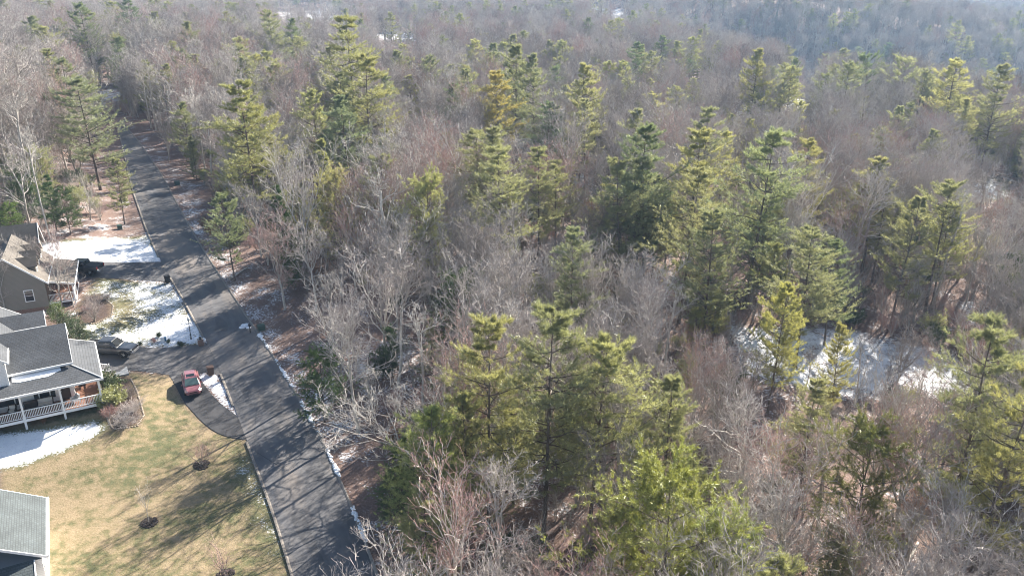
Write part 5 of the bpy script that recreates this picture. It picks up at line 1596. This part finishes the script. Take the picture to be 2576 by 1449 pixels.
# undergrowth: saplings, laurel and last year's leaves under the trees
X, Y = jitter_grid(-150, 150, 34, 260, 2.5, r5)
Z = terrain(X, Y)
cp, sp = math.cos(PITCH), math.sin(PITCH)
dep = Y * cp - (Z - CAMZ) * sp
vx = CX + FPX * X / dep; vyb = CY - FPX * (Y * sp + (Z - CAMZ) * cp) / dep
ok = (vx > -60) & (vx < 2640) & (vyb < 1560) & (sdf(X, Y, YARD) < -1.5)
dr = sdf(X, Y, road_poly)
ok &= (dr < -6.0)
for q in [CLEARING, CLEAR_B] + FIELDS: ok &= sdf(X, Y, q) < -.3
clump = np.sin(X * .11 + 1) + np.sin(Y * .13 + .5 * X * .1) + r5.normal(0, .8, X.shape)
ok &= (clump > -.9)
for poly, p, dmax in KEEP_CLEAR[:17]:
    ok &= ~(inpoly(vx, vyb - 2.0 * FPX / dep, poly) & (r5.random(X.shape) < p * .8))
X, Y, Z, clump = X[ok], Y[ok], Z[ok], clump[ok]
sp_ = [SHR[k] for k in ('s_bare0', 's_bare1', 's_bare2', 's_leaf0', 's_leaf1', 's_dead')]
kd = [int(r5.choice(6, p=(.36, .18, .26, .10, .08, .02) if c < 1.2 else (.26, .14, .16, .22, .19, .03))) for c in clump]
mass('undergrowth', 'saplings, laurel and brown-leaved scrub under the bare trees', sp_, np.stack((X, Y, Z), 1), kd, r5.uniform(0, 6.28, len(X)), r5.uniform(.6, 1.35, len(X)))

# ---- garden trees and shrubs, each a thing of its own
def mini(seed, h, stems, spread, twm):
    t, c = bare_tree(seed, h, 'fan', spread, .8, stems)
    d = spec((t, c), (BG, twm), h); finish(d); return d
def vase(seed, h, w, stems, twm):
    d = spec(shrub(seed, h, w, 'bare', stems), (BG, twm), h); finish(d); return d
GT0 = vase(71, 3.4, 2.6, 9, TR); GT2 = vase(73, 3.0, 2.4, 7, TR); GT3 = vase(74, 4.2, 3.6, 12, TM)
def young(seed, h):
    rng = np.random.default_rng(seed); tr, cr = Acc(), Acc()
    P0, R0_ = trunk_line(rng, h * .8, .05, 7, .01, .01); R0_ = np.maximum(R0_ * 1.0, .012)
    P1, R1 = branch(P0, R0_, rng, 11, .5, 1, lambda t, pl: pl * .5 * (1.1 - .4 * t), 32, 7, .35, 5, .022, .012, .1, .05)
    P2, R2 = branch(P1, R1, rng, 6, .2, 1, lambda t, pl: pl * .42, 35, 10, .25, 4, .010, .012, .05, .06)
    tubes(tr, P0, R0_, 7); tubes(cr, P1, np.maximum(R1, .008), 4, 1); tubes(cr, P2, np.maximum(R2, .006), 3)
    d = spec((tr, cr), (BG, TG), h); finish(d); return d
GT1 = young(72, 3.6)
def garden(d, px, py, h, name, label, cat, group=None, wide=1.0, tint=None):
    b = at(px, py)
    return plant(d, name, b - np.array((0, 0, .05)), h, RNG.uniform(0, 6.28), label, cat, group, wide, (0, 0), tint, ('stem', 'crown') if 'shrub' in name or 'bush' in name else ('trunk', 'crown'))
M['mulch'] = plain('dark_mulch', (.05, .042, .038), 1.0, .1, .5, 12)
for k, (px, py, h, d, lab) in enumerate(((375, 1314, 3.4, GT1, 'young lawn tree with a single pale stem and upright twigs'), (507, 1170, 3.2, GT0, 'many-stemmed lawn shrub tree nearest the driveway spur'), (566, 1446, 3.4, GT2, 'many-stemmed reddish lawn tree at the bottom edge'))):
    garden(d, px, py, h, 'ornamental_tree', lab, 'ornamental tree', 'small bare trees in mulch rings on the lawn')
    b = at(px, py); a = Acc()
    for q in range(110):
        r_ = .72 * math.sqrt(RNG.random()); t_ = RNG.uniform(0, 6.28); s = RNG.uniform(.08, .17)
        x, y = b[0] + r_ * math.cos(t_), b[1] + r_ * math.sin(t_)
        a.ball((x, y, gz(x, y) + .03), (s, s, s * .45), 0, 6, 3, .5, RNG)
    o = a.obj('mulch', M['mulch']); tag(o, ['dark mulch ring round the single-stemmed young lawn tree', 'dark mulch ring round the lawn tree nearest the spur', 'dark mulch ring at the bottom edge of the lawn'][k], kind='stuff')
LD = M['leaf_dark']
SE0 = spec(shrub(81, 2.0, 2.2, 'leaf', 16), (BG, LD), 2.0); SE1 = spec(shrub(82, 1.8, 2.4, 'leaf', 18), (BG, NP_), 1.8); SB0 = spec(shrub(83, 1.2, 2.6, 'bare', 26), (BG, TM), 1.2); SB1 = spec(shrub(84, 1.4, 1.8, 'bare', 22), (BG, M['twig_red']), 1.4); SE2 = spec(shrub(85, 3.6, 2.4, 'leaf', 16), (BG, LD), 3.6)
for d in (SE0, SE1, SB0, SB1, SE2): finish(d)
SO = SHR['s_dead']
for d, px, py, h, lab, wd, tint in (
    (SE0, 276, 985, 2.3, 'dark evergreen shrub at the right corner of the farmhouse porch', 1.1, None),
    (SE1, 292, 1022, 2.1, 'pale-leaved evergreen shrub in the farmhouse bed', 1.15, None),
    (SE1, 268, 1025, 1.6, 'smaller pale-leaved shrub tight against the porch', 1.0, (.9, 1, .9)),
    (SB0, 322, 1000, 1.2, 'low brown bare shrub at the back of the farmhouse bed', 1.1, None),
    (SB0, 335, 1035, 1.3, 'wide low brown shrub in the middle of the farmhouse bed', 1.2, None),
    (SB0, 312, 1066, 1.4, 'dense dark brown shrub mound at the front of the farmhouse bed', 1.3, None),
    (SB1, 275, 1050, 1.4, 'reddish-brown shrub below the porch corner', 1.0, None),
    (SO, 112, 1066, .9, 'small rusty-leaved bush under the farmhouse porch', 1.2, None),
    (SE2, 150, 822, 3.4, 'tall pale evergreen shrub between the two houses', .9, (1.9, 1.8, 1.5)),
    (SE2, 196, 868, 3.6, 'dark evergreen shrub by the rear bumper of the grey pickup', 1.0, None),
    (SE2, 178, 842, 3.0, 'dark evergreen shrub in the gap between the houses', 1.0, None),
    (SB0, 270, 752, .9, 'brown trimmed shrub at the upper edge of the curved bed', 1.0, None),
    (SB1, 215, 785, 1.0, 'low brown shrub beside the tan house porch', 1.0, None),
    (SE0, 399, 848, .7, 'dark little bush behind the white garden box', 1.0, None),
    (SB1, 388, 862, .7, 'brown little bush left of the white garden box', 1.1, None),
    (SE0, 425, 862, .5, 'dark little bush right of the white garden box', 1.0, None),
    (SE0, 352, 868, .5, 'dark low bush near the front of the grey pickup', 1.2, None),
    (SE0, 455, 872, .75, 'round dark bush beside the lamp post', 1.0, None),
    (SO, 536, 604, 3.2, 'rusty oak sapling still in leaf on the upper verge', 1.3, None),
    (SO, 516, 578, 2.2, 'smaller rusty sapling left of the larger one on the verge', 1.2, None),
    (SO, 1188, 640, 3.4, 'orange-leaved beech sapling glowing in the dark mid wood', 1.0, None)):
    garden(d, px, py, h, 'shrub' if h < 3 else 'tall_shrub', lab, 'shrub', None, wd, tint)
garden(GT3, 238, 808, 4.3, 'ornamental_tree', 'tan many-stemmed crape myrtle in the curved bed by the tan house', 'ornamental tree')
for (px, py, h, k, wd, lab) in ((158, 776, 9.5, 3, .85, 'pinkish bare tree in front of the tan house porch'), (186, 772, 7.5, 0, .9, 'smaller bare tree right before the tan house porch'), (20, 800, 9, 2, .8, 'bare tree against the tan gable at the left edge'), (98, 735, 8, 0, .7, 'slim bare tree before the tan house dormers'), (128, 604, 17, 6, .6, 'bare tree with a thick grey trunk on the edge of the snowy lawn')):
    b = at(px, py)
    plant(BARE[k], 'bare_tree', b - np.array((0, 0, .2)), h, RNG.uniform(0, 6.28), lab, 'bare tree', None, wd, (0, -.03))

# fallen trunks in the litter
for k, (px, py, L, rz, lab) in enumerate(((1010, 880, 6, .3, 'fallen grey trunk lying near the verge behind the dark feathery evergreen'), (2290, 1405, 5, .9, 'broken pale trunk lying in the thicket at the lower right'), (1470, 1235, 7, 2.4, 'long fallen trunk in the snow-flecked gap under the nearest pines'), (600, 690, 4, 1.2, 'short fallen log on the litter beside the kerb'), (2120, 1050, 6, -.4, 'fallen trunk on the bare brown ground below the clearing'))):
    b = at(px, py); d = np.array((math.cos(rz), math.sin(rz)))
    s_ = np.linspace(-.5, .5, 7) * L
    P = [(b[0] + d[0] * q, b[1] + d[1] * q, gz(b[0] + d[0] * q, b[1] + d[1] * q) + .14 + .03 * math.sin(q * 2)) for q in s_]
    o = Acc().tube(P, np.linspace(.19, .09, 7), 8).obj('fallen_trunk', M['bark_grey'], smooth=True)
    tag(o, lab, 'fallen trunk', 'fallen trunks in the wood')
# ---------------------------------------------------------------- the air
def haze():
    a = Acc(); a.box(-5600, 5600, -120, 7000, float(GZ.min()) - 1.0, max(60.0, float(GZ.max()) + 34.0))
    t = NT('thin_haze')
    v = t.n('ShaderNodeVolumePrincipled')
    v.inputs['Color'].default_value = (.42, .67, 1.0, 1)
    v.inputs['Density'].default_value = HAZE
    v.inputs['Anisotropy'].default_value = .25
    t.l(v.outputs[0], t.out.inputs['Volume'])
    o = a.obj('haze', t.m)
    tag(o, 'thin bluish haze thickening over the far valley', kind='stuff')
HAZE = 0.00016
haze()
